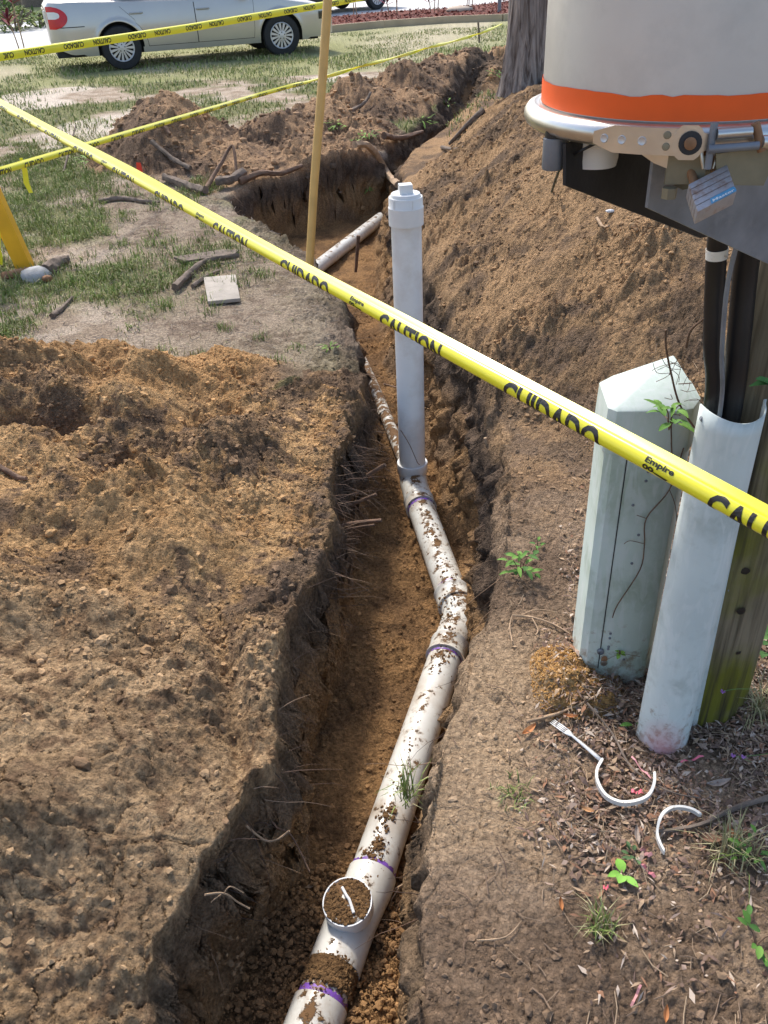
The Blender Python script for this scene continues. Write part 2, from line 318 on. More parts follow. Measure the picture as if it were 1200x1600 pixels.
def splash(m, ztop, amt=.0):
    n = m.node_tree; L = n.links; b = n.nodes['Principled BSDF']; geo = [x for x in n.nodes if x.type=='NEW_GEOMETRY'][0]; prev = b.inputs['Base Color'].links[0].from_socket
    sx = n.nodes.new('ShaderNodeSeparateXYZ'); L.new(geo.outputs['Position'], sx.inputs[0]); zr_ = n.nodes.new('ShaderNodeMapRange'); zr_.inputs[1].default_value = ztop; zr_.inputs[2].default_value = -.02; zr_.inputs[3].default_value = -.14; zr_.inputs[4].default_value = .20; L.new(sx.outputs['Z'], zr_.inputs[0])
    nz = n.nodes.new('ShaderNodeTexNoise'); nz.inputs['Scale'].default_value = 34; nz.inputs['Detail'].default_value = 10; nz.inputs['Roughness'].default_value = .75; L.new(geo.outputs['Position'], nz.inputs['Vector'])
    ad = n.nodes.new('ShaderNodeMath'); L.new(nz.outputs['Fac'], ad.inputs[0]); L.new(zr_.outputs[0], ad.inputs[1]); mr = n.nodes.new('ShaderNodeMapRange'); mr.inputs[1].default_value = .56; mr.inputs[2].default_value = .68; mr.inputs[4].default_value = .75; L.new(ad.outputs[0], mr.inputs[0])
    mc = n.nodes.new('ShaderNodeMix'); mc.data_type = 'RGBA'; L.new(mr.outputs[0], mc.inputs[0]); L.new(prev, mc.inputs[6]); mc.inputs[7].default_value = (.26,.18,.10,1)
    # long faint scuffs
    mp = n.nodes.new('ShaderNodeMapping'); mp.inputs['Scale'].default_value = (9,9,2.2); mp.inputs['Rotation'].default_value = (0,.6,.3); L.new(geo.outputs['Position'], mp.inputs[0]); n2 = n.nodes.new('ShaderNodeTexNoise'); n2.inputs['Scale'].default_value = 3; n2.inputs['Detail'].default_value = 9; n2.inputs['Distortion'].default_value = 2.5; L.new(mp.outputs[0], n2.inputs['Vector'])
    m2 = n.nodes.new('ShaderNodeMapRange'); m2.inputs[1].default_value = .50; m2.inputs[2].default_value = .60; m2.inputs[4].default_value = .35; L.new(n2.outputs['Fac'], m2.inputs[0]); mc2 = n.nodes.new('ShaderNodeMix'); mc2.data_type = 'RGBA'; L.new(m2.outputs[0], mc2.inputs[0]); L.new(mc.outputs[2], mc2.inputs[6]); mc2.inputs[7].default_value = (.74,.78,.76,1)
    L.new(mc2.outputs[2], b.inputs['Base Color'])
splash(M_ped, .30); splash(M_guard, .26)
M_pink = mat('pink_paint', (.85,.18,.24), .6, var=.15, scale=40)
M_black = mat('black_plastic', (.012,.012,.014), .42, var=.2, scale=20)
M_white = mat('white_plastic', (.74,.74,.72), .35, var=.04, scale=20)
M_ringp = mat('white_ring_plastic', (.72,.70,.64), .4, var=.06, scale=60, var2=((.30,.22,.14), 90, .60, .68))
M_steel = mat('brushed_can', (.62,.595,.565), .40, .45, .07, 7, .0006, 12, var2=((.40,.385,.37), 4.5, .50, .82))
M_steel2 = mat('bright_steel', (.60,.58,.54), .30, .9, .10, 30, .0003, 60)
M_galv = mat('galvanised', (.21,.225,.25), .5, .35, .22, 22, .0004, 60, var2=((.26,.27,.29), 45, .52, .75))
M_dark = mat('dark_steel', (.028,.029,.032), .6, .2, .3, 20, .0006, 60)
M_brass = mat('zinc_plate', (.25,.225,.155), .5, .5, .2, 30, .0004, 60)
M_rust = mat('rust', (.30,.16,.08), .8, .2, .35, 60, .001, 120)
M_orange = mat('orange_band', (.92,.115,.006), .6, 0, .05, 30, .0003, 40)
M_leafg = mat('green_leaf', (.09,.20,.035), .5, var=.25, scale=30)
M_leafo = mat('dry_orange_leaf', (.42,.17,.055), .7, var=.2, scale=40)
M_rub = mat('tyre', (.022,.022,.024), .8, var=.2, scale=20)
M_glass = mat('car_glass', (.02,.028,.028), .08, var=.1, scale=4, spec=.8)
M_silver = mat('silver_paint', (.50,.49,.47), .30, .55, .03, 3)
M_darkp = mat('dark_paint', (.03,.032,.036), .3, .2, .03, 3)
M_hub = mat('hubcap', (.55,.55,.57), .35, .5, .05, 20)
M_red = mat('red_lens', (.55,.012,.015), .2, 0, .1, 10)
M_conc = mat('drive_concrete', (.56,.55,.53), .85, 0, .06, 1.5, .002, 20)
M_ti = mat('ti_leaf', (.16,.025,.045), .5, 0, .4, 12)
M_blue = mat('lock_label', (.10,.32,.50), .4, 0, .15, 60)

M_lock = mat('dull_lock_steel', (.42,.41,.43), .55, .4, .2, 60, .0004, 90, var2=((.30,.20,.15), 60, .5, .7))
# ------------------------------------------------------------------ ground sheet
def axis_pts():
    ys = [-40,-18,-8,-4,-2.5,-1.6,-1.2,-.8,-.5,-.25,-.1,0,.1,.2,.3,.38]; y = .44
    while y < 14.5: ys.append(y); y += .0052+.0022*max(0, y-1)+.0012*max(0,y-5)
    while y < 400: ys.append(y); y *= 1.13
    half = 430; t = np.linspace(0, 1, half); s = 1.12*(.52*t+.48*t**2.2)
    s = np.concatenate([s, [1.2,1.35,1.7,2.4,3.6,6,12,30,80]])
    return np.array(ys), np.concatenate([-s[:0:-1], s])
ys, ss = axis_pts()
wY = 1.05+.62*np.maximum(ys, 0)
X = ss[None,:]*wY[:,None]; Y = np.repeat(ys[:,None], len(ss), 1)
# keep some columns on the trench: shift sheet to follow it
X = X + np.interp(Y, [0,3,6,9,14,20], [-.1,.1,.0,.5,.4,0])
Q = height(X.ravel(), Y.ravel()); xr, yr, zr = X.ravel(), Y.ravel(), Q['Zf']
far = (yr > 14)|(yr < -2)|(np.abs(xr) > 14)
zr = np.where(far, np.where(yr>14, -.0, 0), zr)
wl = 4*Q['f']*(1-Q['f'])*(np.abs(xr)<3)
dx = wl*(.060*fbm(xr*1.0, yr, zr*1.6, 4.5, 3)+.035*perlin(xr*20, yr*17, zr*22)+.018*perlin(xr*44, yr*40, zr*44))
dy = wl*(.05*perlin(xr*8+3, yr*8, zr*9)+.030*perlin(xr*13+5, yr*13, zr*13))
PX, PY, PZ = xr+dx, yr+dy, zr
def lerp(a, b, t): return a*(1-t[:,None])+b*t[:,None]
C = lambda *c: np.array([c])
midx0 = .5*(lx(PY)+rx(PY)); n1 = fbm(PX, PY, PZ, 1.6, 4); n2 = fbm(PX, PY, PZ+9, 5, 4); n3 = fbm(PX, PY, PZ+4, 19, 3); n4 = perlin(PX*60, PY*60, PZ*60)
sand = lerp(C(.45,.275,.125), C(.36,.205,.085), sst(-.4,.5,n2)); brown = lerp(C(.27,.17,.09), C(.175,.11,.062), sst(-.4,.4,n3)); clay = lerp(C(.39,.265,.15), C(.27,.18,.10), sst(-.3,.4,n2))
top = lerp(C(.085,.06,.042), C(.145,.10,.068), sst(-.4,.5,n3)); floor = lerp(C(.27,.15,.062), C(.17,.095,.043), sst(-.35,.35,n2)); bare = lerp(C(.42,.34,.26), C(.30,.23,.165), sst(-.4,.4,n2))
Q['d'] = lx(PY)-PX
# left near mound colours
left = (PX < midx0)&(PY < 4)
cL = lerp(sand, brown, sst(-.05,.30,n1+.6*n3)); cL = lerp(cL, C(.12,.08,.052), sst(.30,.6,n2+.5*n1)*.75); 
claym = sst(2.1,1.5,PY+.3*n1)*sst(-1.6,-.9,PX); cL = lerp(cL, lerp(clay, brown, sst(.0,.5,n3)), claym*.85)
cL = lerp(cL, C(.42,.24,.10), sst(3.0,3.3,PY+.2*n2)*sst(-.4,-.6,PX)*.8)
cR = lerp(lerp(C(.33,.205,.105), brown, sst(-.1,.45,n1+.5*n3)), top, sst(.15,.6,n2+n1)*.7)
cF = lerp(C(.36,.225,.125), C(.16,.105,.068), sst(-.3,.4,n1+.6*n3))
lawnc = lerp(bare, C(.17,.17,.075), sst(-.25,.2,fbm(PX,PY,PZ*0,.9,4)+.12*(PY>9)-.02))
lawnc = lerp(lawnc, C(.60,.52,.43), sst(.22,.5,fbm(PX,PY,PZ*0+33,.55,3)+.25*np.exp(-((PX+5)/2.5)**2-((PY-12)/1.6)**2))*.8*(PY>6))
farlawn = lerp(C(.26,.26,.12), C(.42,.37,.25), sst(-.2,.3,fbm(PX,PY,PZ*0+3,.35,3)))
lawnc = np.where((PY>14)[:,None], farlawn, lawnc)
# strip right of the lawn beside the trench: grey-brown trampled soil
tramp = sst(.9,.2,np.abs(lx(PY)-PX-.5)+.2*n1)*(PY>3.3)*(PY<7.5)
lawnc = lerp(lawnc, lerp(C(.30,.235,.17), C(.17,.125,.09), sst(-.1,.5,n2+n3)), tramp*.9)
litter = lerp(C(.175,.118,.076), C(.30,.21,.135), sst(-.3,.45,n1+.7*n2)); litter = lerp(litter, C(.36,.24,.14), sst(.30,.6,n1-.35*(PX-rx(PY)))*.8*(PY<2.6))
col = lawnc.copy()
litter = lerp(litter, cR, sst(2.1,2.7,PY+.25*n1)*.8)
rb = (PX > .5*(lx(PY)+rx(PY)))&(PY < 3.2)&(Q['m2'] < .3)
col = np.where(((PX > .5*(lx(PY)+rx(PY)))&(PY<14))[:,None], litter, col)
col = np.where(left[:,None], lerp(lawnc, cL, sst(.005,.05,np.abs(Q['m1'])+.08*(PY<3.25)*(PX>-3.5)+.08*(Q['d']<.25)*(PY<3.5))), col)
col = lerp(col, cR, sst(.10,.22,Q['m2']+.06*n1)); col = lerp(col, cF, sst(.0,.05,Q['m3'])); col = lerp(col, C(.46,.27,.10), sst(.0,.02,Q['sp']))
# cut walls: dark topsoil over orange sand
depth = Q['H0']-PZ+.05*n1+.03*n2
wcol = lerp(top, lerp(C(.30,.175,.078), C(.19,.125,.075), sst(-.1,.5,n1)), sst(.15,.24,depth))
wcol = lerp(wcol, clay, (sst(.1,-.25,PX-rx(PY)+.1)*0+sst(2.2,1.5,PY)*.35))
rfar = ((PX>rx(PY)-.1)&(PY>3.0)&(PY<13.5)&(PX<rx(PY)+1.6)); col = np.where(rfar[:,None], lerp(col, cR, .85*(1-sst(.10,.22,Q['m2']))), col)
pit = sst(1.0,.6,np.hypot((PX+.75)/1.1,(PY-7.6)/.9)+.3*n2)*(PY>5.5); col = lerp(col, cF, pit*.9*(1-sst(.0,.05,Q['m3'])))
edge_r = (PX-rx(PY)); col = lerp(col, C(.40,.28,.17), sst(.32,.12,edge_r+.12*n2)*(edge_r>-.05)*sst(1.0,1.15,PY)*sst(1.9,1.6,PY)*.75)
tr = sst(.03,.16,Q['f'])*(np.abs(PX)<3.5)
col = lerp(col, lerp(wcol, floor, sst(.93,.995,Q['f'])), tr)
col = lerp(col, top, .65*sst(.10,.0,np.abs(Q['d']-.02)+.06*n2)*(PY>1.9)*(PY<6)*(1-tr))
col = col*(1+.16*n4[:,None]+.10*n3[:,None])
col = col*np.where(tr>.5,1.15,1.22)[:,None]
grey = col.mean(1,keepdims=True); col = np.where(((Q['dirt']>.3)|(PX>midx0))[:,None], col*.97+grey*.03, col)
col = np.clip(col, .01, .9)
# region of each quad
nr, nc = X.shape
a = np.arange(nr*nc).reshape(nr, nc); F = np.stack([a[:-1,:-1].ravel(), a[:-1,1:].ravel(), a[1:,1:].ravel(), a[1:,:-1].ravel()], 1)
reg = np.zeros(nr*nc, int)                                     # 0 lawn
midx = .5*(lx(PY)+rx(PY))
reg[(PX > midx)&(PY<14)&(PY>-2)&(PX<14)] = 1                     # litter covered ground
reg[(Q['m3']>.02)] = 5
reg[(Q['m2']>.12)&(PX>0)] = 4
reg[left&((np.abs(Q['m1'])>.015)|(Q['d']<.4))&(PY<3.8)&(PY>-1.2)&(PX>-5)] = 3
reg[(Q['f']>.04)&(np.abs(PX)<4)] = 2
regF = reg[F[:,0]]
NM = {0:('lawn',), 1:('bare_ground',), 2:('trench',), 3:('soil_mound',), 4:('soil_mound',), 5:('soil_mound',)}
RL = {3:'crumbly tan and brown soil heaped on the near left side of the trench', 4:'sloping bank of dug soil on the right of the trench reaching back to the tree', 5:'row of dark brown soil heaps beyond the trench near the car'}
P = np.stack([PX,PY,PZ],1)
for r_ in NM:
    f = F[regF==r_]; u, inv = np.unique(f, return_inverse=True)
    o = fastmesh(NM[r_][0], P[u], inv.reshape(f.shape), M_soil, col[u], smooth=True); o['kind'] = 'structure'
    if r_ in RL: o['label'] = RL[r_]
# ------------------------------------------------------------------ loose stuff on the ground
ICO = []
for sub in (1, 2):
    bm = bmesh.new(); bmesh.ops.create_icosphere(bm, subdivisions=sub, radius=1)
    ICO.append((np.array([v.co[:] for v in bm.verts]), np.array([[v.index for v in f.verts] for f in bm.faces]))); bm.free()
def scatter_pts(n, x0, x1, y0, y1, wfun):
    x = RNG.uniform(x0, x1, n); y = RNG.uniform(y0, y1, n); q = height(x, y); k = RNG.uniform(0,1,n) < wfun(x, y, q)
    return x[k], y[k], q['Zf'][k], {a: b[k] for a, b in q.items()}
def clods(name, x, y, z, size, cols, sub=1, label=None):
    bv, bf = ICO[sub-1]; n = len(x); nv = len(bv)
    sc = size[:,None]*RNG.uniform(.65,1.25,(n,3)); ang = RNG.uniform(0,6.28,n)
    V = bv[None]*(1+.25*RNG.normal(size=(n,nv,1))*(.7 if sub==2 else 1))*sc[:,None,:]
    c, s_ = np.cos(ang)[:,None], np.sin(ang)[:,None]
    V = np.stack([V[...,0]*c-V[...,1]*s_, V[...,0]*s_+V[...,1]*c, V[...,2]*.8], -1)
    V += np.stack([x,y,z+size*.15],1)[:,None,:]
    Fc = (bf[None]+(np.arange(n)*nv)[:,None,None]).reshape(-1,3)
    o = fastmesh(name, V.reshape(-1,3), Fc, M_vc if False else M_clod, np.repeat(cols, nv, 0), smooth=False); o['kind'] = 'stuff'
    if label: o['label'] = label
    return o
M_clod = mat('clod', (1,1,1), .95, var=.2, scale=70, bump=.004, bscale=110, vc=True, spec=.15)
def gcolor(x, y):
    r_ = np.clip(np.searchsorted(ys, y), 0, nr-1); sh = np.interp(y, [0,3,6,9,14,20], [-.1,.1,.0,.5,.4,0]); c_ = np.clip(np.searchsorted(ss, (x-sh)/(1.05+.62*np.maximum(y,0))), 0, nc-1)
    return col[r_*nc+c_]
def vary(x, y, lo=.82, hi=1.15, tint=.15):
    c = gcolor(x,y)*RNG.uniform(lo,hi,len(x))[:,None]; alt = lerp(C(.36,.22,.11), C(.15,.10,.065), RNG.uniform(0,1,len(x))); return lerp(c, alt, RNG.uniform(0,tint,len(x)))
def powsize(n, a, b, p=3): return a+(b-a)*RNG.uniform(0,1,n)**p
# left mound crumbs
x,y,z,q = scatter_pts(60000, -2.2, -.1, .35, 3.6, lambda x,y,q: (q['d']>.0)*(q['dirt']>.3)*np.clip(.30+.8*perlin(x*2.1,y*2.1,0*x+5)+.25*(y>1.7)-.15*(y<1.6)*(x>-.8),0.04,1))
clods('soil_crumbs', x,y,z-.001, powsize(len(x), .0018,.010,5), vary(x,y), 1, 'soil crumbs lying over the near left mound')
x,y,z,q = scatter_pts(380, -2.0, -.2, .5, 3.4, lambda x,y,q: (q['d']>.05)*(q['dirt']>.3)*1.0)
clods('soil_clods', x,y,z-.004, powsize(len(x), .007,.020,3), vary(x,y,.9,1.12,.1), 2, 'bigger soil clods on the near left mound')
# right bank and far heaps
x,y,z,q = scatter_pts(42000, .3, 2.3, 2.0, 7.5, lambda x,y,q: (q['m2']>.05)*(q['f']<.2)*np.clip(.35+.8*perlin(x*1.9,y*1.9,0*x+15),.05,1))
clods('soil_crumbs', x,y,z, powsize(len(x), .0025,.014,5), vary(x,y), 1, 'soil crumbs on the bank right of the trench')
x,y,z,q = scatter_pts(16000, -3, 2.5, 7.2, 13.5, lambda x,y,q: (q['m3']>.04)*.6)
clods('soil_crumbs', x,y,z, powsize(len(x), .008,.036,4), vary(x,y), 1, 'soil crumbs on the heaps beyond the trench')
x,y,z,q = scatter_pts(30000, .0, 1.6, .4, 3.0, lambda x,y,q: (q['f']<.05)*(x>rx(y))*(q['m2']<.15)*np.clip(.3+.8*perlin(x*3,y*3,0*x+19),.03,1))
clods('soil_crumbs', x,y,z-.001, powsize(len(x), .0015,.010,4), vary(x,y), 1, 'soil crumbs on the bare ground right of the trench')
# trench floor crumbs
x,y,z,q = scatter_pts(22000, -.6, .6, .5, 5.5, lambda x,y,q: (q['f']>.5)*np.clip(.45+.9*perlin(x*4,y*3,0*x+25)+.35*(y<1.3),0.03,1))
clods('soil_crumbs', x,y,z, powsize(len(x), .002,.010,3), vary(x,y,.75,1.25,.15), 1, 'damp soil crumbs on the trench floor')
# sand grains of the heap at the pedestal
x,y,z,q = scatter_pts(30000, .25, .72, 1.3, 1.8, lambda x,y,q: (q['sp']>.003)*.9)
clods('sand_grains', x,y,z, powsize(len(x), .0012,.0035,2), lerp(C(.50,.29,.10), C(.28,.15,.06), RNG.uniform(0,1,len(x))), 1, 'orange sand grains heaped against the pedestal foot')

def blades(name, x, y, z, L, Wd, cols, lean=.6, label=None, cat=None):
    n = len(x); az = RNG.uniform(0, 6.28, n); ln = RNG.uniform(.1, 1, n)*lean; tw = az+RNG.uniform(-.7,.7,n)+1.57
    d = np.stack([np.cos(az), np.sin(az)],1); s_ = np.stack([np.cos(tw), np.sin(tw), 0*tw],1)*Wd[:,None]*.5
    b = np.stack([x,y,z-.003],1)
    m = b+np.concatenate([d*(L*ln*.45)[:,None], (L*.6*np.sqrt(1-.5*ln**2))[:,None]],1)
    t = b+np.concatenate([d*(L*ln*1.1)[:,None], (L*np.sqrt(np.maximum(.05,1-ln**2)))[:,None]],1)
    V = np.stack([b-s_, b+s_, m+s_*.8, m-s_*.8, t],1).reshape(-1,3); o5 = (np.arange(n)*5)[:,None]
    F_ = np.concatenate([o5+np.array([[0,1,2]]), o5+np.array([[0,2,3]]), o5+np.array([[3,2,4]])])
    o = fastmesh(name, V, F_, M_grass, np.repeat(cols,5,0)); o['kind'] = 'stuff'
    if label: o['label'] = label
    return o
def gden(x, y): return fbm(x, y, 0*x, .9, 4)
# lawn turf near (left of the trench, 3.6 to 9 m)
def lawnw(x,y,q):
    g = gden(x,y); c = np.clip(sst(-.25,.35,g+.25*sst(-1.2,-2.6,x))*1.0+.05,0,1)*(q['dirt']<.25)
    return c*np.clip(sst(-.55,-1.5,x+.25*(y-4)*0)+.10, 0, 1)
def gcol(n, dry=.3):
    c = lerp(C(.12,.18,.04), C(.27,.33,.095), RNG.uniform(0,1,n)); return lerp(c, C(.48,.41,.24), (RNG.uniform(0,1,n)<dry)*RNG.uniform(.6,1,n))
tx = RNG.uniform(-5, -.3, 4200); ty = RNG.uniform(3.5, 9.5, 4200); q = height(tx, ty); keep = RNG.uniform(0,1,4200) < lawnw(tx,ty,q); tx, ty = tx[keep], ty[keep]
k_ = 34; x = np.repeat(tx,k_)+RNG.normal(0,.035,len(tx)*k_); y = np.repeat(ty,k_)+RNG.normal(0,.035,len(tx)*k_); q = height(x,y)
sz = np.repeat(RNG.uniform(.5,1.2,len(tx)),k_)
m_ = (q['dirt']<.3); x,y,z,sz = x[m_],y[m_],q['Zf'][m_],sz[m_]
blades('grass', x,y,z, .062*sz*RNG.uniform(.5,1.2,len(x)), RNG.uniform(.003,.0065,len(x)), gcol(len(x)), 1.0, 'tufted green grass on the near part of the lawn')
x,y,z,q = scatter_pts(60000, -6.5, -.3, 3.5, 10, lambda x,y,q: np.clip(lawnw(x,y,q)*.9+.06,0,1)*(q['dirt']<.4))
blades('dry_grass', x,y,z, RNG.uniform(.015,.04,len(x)), RNG.uniform(.002,.005,len(x)), gcol(len(x), .75), 1.3, 'short dry grass thatch on the near part of the lawn')
# further lawn
x,y,z,q = scatter_pts(110000, -12, 6, 8, 22, lambda x,y,q: sst(-.3,.25,gden(x,y)+.12*(y>9)-.02)*(q['dirt']<.2)*(y<20.5+.35*x+1.5)*(y<20.6))
blades('grass', x,y,z, RNG.uniform(.03,.075,len(x))*(1-.35*(y>17)), RNG.uniform(.007,.016,len(x)), gcol(len(x), .45), 1.0, 'patchy grass on the lawn around the parked car')

# litter near the pole
def flakes(name, x, y, z, L, Wd, cols, label):
    n = len(x); az = RNG.uniform(0,6.28,n); tilt = RNG.normal(0,.35,n); d = np.stack([np.cos(az)*np.cos(tilt), np.sin(az)*np.cos(tilt), np.sin(tilt)],1)
    s_ = np.stack([-np.sin(az), np.cos(az), RNG.normal(0,.4,n)],1)*Wd[:,None]*.5; c0 = np.stack([x,y,z+.004+RNG.uniform(0,.006,n)],1)
    up = np.array([[0,0,1.]])*(L*RNG.uniform(-.1,.25,n))[:,None]
    a_ = c0-d*L[:,None]*.5; b_ = c0+d*L[:,None]*.5
    V = np.stack([a_, c0-s_+up, c0+s_+up*.6, b_],1).reshape(-1,3); o4 = (np.arange(n)*4)[:,None]
    F_ = np.concatenate([o4+np.array([[0,1,2]]), o4+np.array([[1,3,2]])])
    o = fastmesh(name, V, F_, M_vc, np.repeat(cols,4,0)); o['kind'] = 'stuff'; o['label'] = label; return o
def lw(x,y,q):
    d = x-rx(y); s_ = sst(.12,.5,d+.18*perlin(x*4,y*4,0*x+2))*(q['f']<.02)*(q['m2']<.1)
    return s_*np.clip(.10+.9*sst(.95,1.15,y+.12*perlin(x*5,y*5,0*x+6))*sst(2.5,1.7,y)+.5*(x>.75),0,1)*np.clip(.75+perlin(x*5,y*5,0*x),.15,1)
x,y,z,q = scatter_pts(90000, .25, 1.9, .75, 2.7, lw); n_=len(x)
pal = np.array([(.24,.16,.115),(.36,.26,.20),(.15,.10,.075),(.40,.28,.18),(.28,.15,.09),(.48,.39,.31),(.19,.125,.095)])
flakes('dead_leaves', x,y,z, powsize(n_,.007,.036,2), powsize(n_,.003,.012,2), pal[RNG.integers(0,7,n_)], 'brown leaf litter round the foot of the wooden pole')
def sticks(name, x, y, z, L, Wd, cols, label, lift=.006, tl=.25):
    n = len(x); az = RNG.uniform(0,6.28,n); tilt = RNG.normal(0,tl,n); d = np.stack([np.cos(az)*np.cos(tilt), np.sin(az)*np.cos(tilt), np.sin(tilt)],1)
    s_ = np.stack([-np.sin(az), np.cos(az), 0*az],1)*Wd[:,None]*.5; u = np.cross(d, s_/Wd[:,None]*2)*Wd[:,None]*.5
    c0 = np.stack([x,y,z+lift],1); bend = s_/Wd[:,None]*L[:,None]*RNG.uniform(-.25,.25,n)[:,None]
    secs = []
    for t in (-.5, 0, .5):
        p = c0+d*L[:,None]*t+(bend if t==0 else 0)
        secs += [p+s_, p+u, p-s_, ]
    V = np.stack(secs,1).reshape(-1,3); o9 = (np.arange(n)*9)[:,None]; fl = []
    for a_ in (0,3):
        for k in range(3): fl.append(o9+np.array([[a_+k, a_+(k+1)%3, a_+3+(k+1)%3, a_+3+k]]))
    o = fastmesh(name, V, np.concatenate(fl), M_vc, np.repeat(cols,9,0)); o['kind'] = 'stuff'; o['label'] = label; return o
x,y,z,q = scatter_pts(34000, .1, 1.9, .5, 2.9, lambda x,y,q: np.clip(lw(x,y,q)+.03,0,1)*(q['f']<.02)*.8); n_=len(x)
sticks('dead_straw', x,y,z, RNG.uniform(.015,.07,n_), RNG.uniform(.001,.0026,n_), lerp(C(.42,.31,.20), C(.17,.11,.08), RNG.uniform(0,1,n_)), 'straw and broken twigs in the leaf litter')
x,y,z,q = scatter_pts(3800, -3.2, -.2, 3.6, 7.2, lambda x,y,q: (q['dirt']<.9)*.8); n_=len(x)
sticks('dead_straw', x,y,z, RNG.uniform(.015,.07,n_), RNG.uniform(.0015,.004,n_), lerp(C(.45,.38,.30), C(.17,.12,.09), RNG.uniform(0,1,n_)), 'straw and bits of bark trodden into the lawn edge')
x,y,z,q = scatter_pts(1300, -2, 1.6, .5, 6, lambda x,y,q: (q['dirt']>.5)*(q['f']<.6)*.8); n_=len(x)
sticks('dead_straw', x,y,z, RNG.uniform(.012,.07,n_), RNG.uniform(.0008,.002,n_), lerp(C(.34,.24,.15), C(.10,.065,.045), RNG.uniform(0,1,n_)), 'broken rootlets scattered over the dug soil')
# small green sprigs on the bare ground right of the trench
x,y,z,q = scatter_pts(4000, .1, 1.6, .5, 2.6, lambda x,y,q: (q['f']<.02)*(sst(.42,.75,perlin(x*3.1,y*3.1,0*x+44))*.4)*(x>rx(y)+.1)); 
if len(x): blades('grass', x,y,z, RNG.uniform(.015,.04,len(x)), RNG.uniform(.0015,.003,len(x)), gcol(len(x), .3), 1.1, 'sparse green sprigs on the ground right of the trench')

# ------------------------------------------------------------------ fine hanging roots in the cut walls
mb = MB(); 
for i in range(1500):
    y0 = random.choice([random.uniform(1.9,3.3), random.uniform(1.0,4.5), random.uniform(4.5,7.9), random.uniform(6.9,7.9)]); side = random.random() < .62
    x0 = (float(lx(y0))+.015) if side else (float(rx(y0))-.03); dirx = 1 if side else -1
    z0 = (random.uniform(-.30,-.02) if not side else random.triangular(-.32,.01,-.08)) if y0 < 4.5 else random.uniform(-.32,.0)
    p = Vector((x0-dirx*.03, y0, z0)); d = Vector((dirx*random.uniform(.3,1), random.uniform(-.9,.7), random.uniform(-.5,.35))).normalized(); pts = [p]; Ls = random.uniform(.05,.22)
    for k in range(5):
        d = (d+Vector((random.uniform(-.5,.5), random.uniform(-.5,.5), random.uniform(-.7,.25)))*.55).normalized(); p = p+d*Ls/5; pts.append(p.copy())
    r = random.uniform(.0004,.0013); c = random.choice([(.16,.10,.07),(.10,.065,.05),(.30,.20,.13),(.07,.05,.04)])
    mb.tube(pts, [r,r,r*.9,r*.7,r*.5,r*.3], 3, False, c)
o = mb.build('hair_roots', M_vc, smooth=False, vc=True); o['kind'] = 'stuff'; o['label'] = 'fine root hairs hanging from the cut trench walls'

# ------------------------------------------------------------------ the drain pipeline
RZ = .057
pipe = thing('drain_pipeline', 'white plastic drain pipe glued together along the trench floor, with its tall capped riser', 'drain pipe', (.135,3.2,-.45))
def part(mb, name, m, parent, **k):
    o = mb.build(name, m, parent, **k); o.matrix_parent_inverse = Matrix.Translation(parent.location).inverted(); return o
A_ = Vector((.135,3.20,0))
rt = MB().lathe([(RZ-.006,.80),(RZ,.80),(RZ,-.33),(RZ-.006,-.33)], A_, n=40); part(rt, 'riser_pipe', M_pvc, pipe)
ad = MB().lathe([(RZ+.001,.725),(RZ+.008,.727),(RZ+.0085,.79),(RZ+.006,.793),(RZ+.006,.822),(RZ+.0045,.826),(RZ-.001,.826),(RZ-.001,.80)], A_, n=48)
ad.box(A_+Vector((.022,-.0605,.808)), (.0018,.004,.030)); ad.box(A_+Vector((-.045,-.045,.808)), (.003,.003,.030))
part(ad, 'cleanout_adapter', M_white, pipe)
pl = MB().lathe([(RZ-.002,.81),(RZ-.002,.834),(RZ-.005,.838),(0.0001,.838)], A_, n=48)
pl.box(A_+Vector((0,0,.852)), (.050,.044,.034), Matrix.Rotation(.12,3,'Z'), taper=.93); part(pl, 'cleanout_plug', M_white, pipe, bevel=0)
hb = MB().lathe([(RZ+.0005,-.300),(RZ+.009,-.300),(RZ+.010,-.303),(RZ+.010,-.345),(RZ+.006,-.350),(RZ-.002,-.352)], A_, n=48); part(hb, 'riser_hub', M_pvc, pipe)
# elbow to the lower run
PL = [Vector((.135,3.20,-.33)), Vector((.137,3.17,-.355)), Vector((.142,3.12,-.372)), Vector((.148,3.05,-.380))]
def spl(pts, n=6):
    out = []; P_ = [pts[0]]+list(pts)+[pts[-1]]
    for i in range(1, len(P_)-2):
        for k in range(n):
            t = k/n; a,b,c,d = P_[i-1],P_[i],P_[i+1],P_[i+2]
            out.append(.5*((2*b)+(c-a)*t+(2*a-5*b+4*c-d)*t*t+(3*b-a-3*c+d)*t**3))
    return out+[pts[-1]]
part(MB().tube([Vector((.135,3.20,-.345))]+spl([Vector((.135,3.198,-.36)),Vector((.138,3.165,-.385)),Vector((.144,3.10,-.39)),Vector((.150,3.03,-.39))]), RZ+.003, 36), 'elbow', M_pvcd, pipe)
Ebend = Vector((.152,3.01,-.39)); J1 = Vector((.240,2.335,-.385)); J2 = Vector((.195,2.10,-.385)); T1 = Vector((-.085,1.245,-.375)); T2 = Vector((-.158,1.065,-.372)); T3 = Vector((-.185,.99,-.37)); T4 = Vector((-.25,.80,-.37))
part(MB().tube([Ebend+(Ebend-J1).normalized()*.02, Ebend+(J1-Ebend)*.03, J1], RZ, 36), 'pipe_section', M_pvcd, pipe)
def collar(p, d, r, L, name, m, lip=.0025):
    q_ = d.to_track_quat('Z','Y').to_matrix(); 
    return part(MB().lathe([(RZ-.001,-L/2),(r+lip,-L/2),(r+lip,-L/2+.006),(r,-L/2+.009),(r,L/2-.009),(r+lip,L/2-.006),(r+lip,L/2),(RZ-.001,L/2)], p, q_, 44), name, m, pipe)
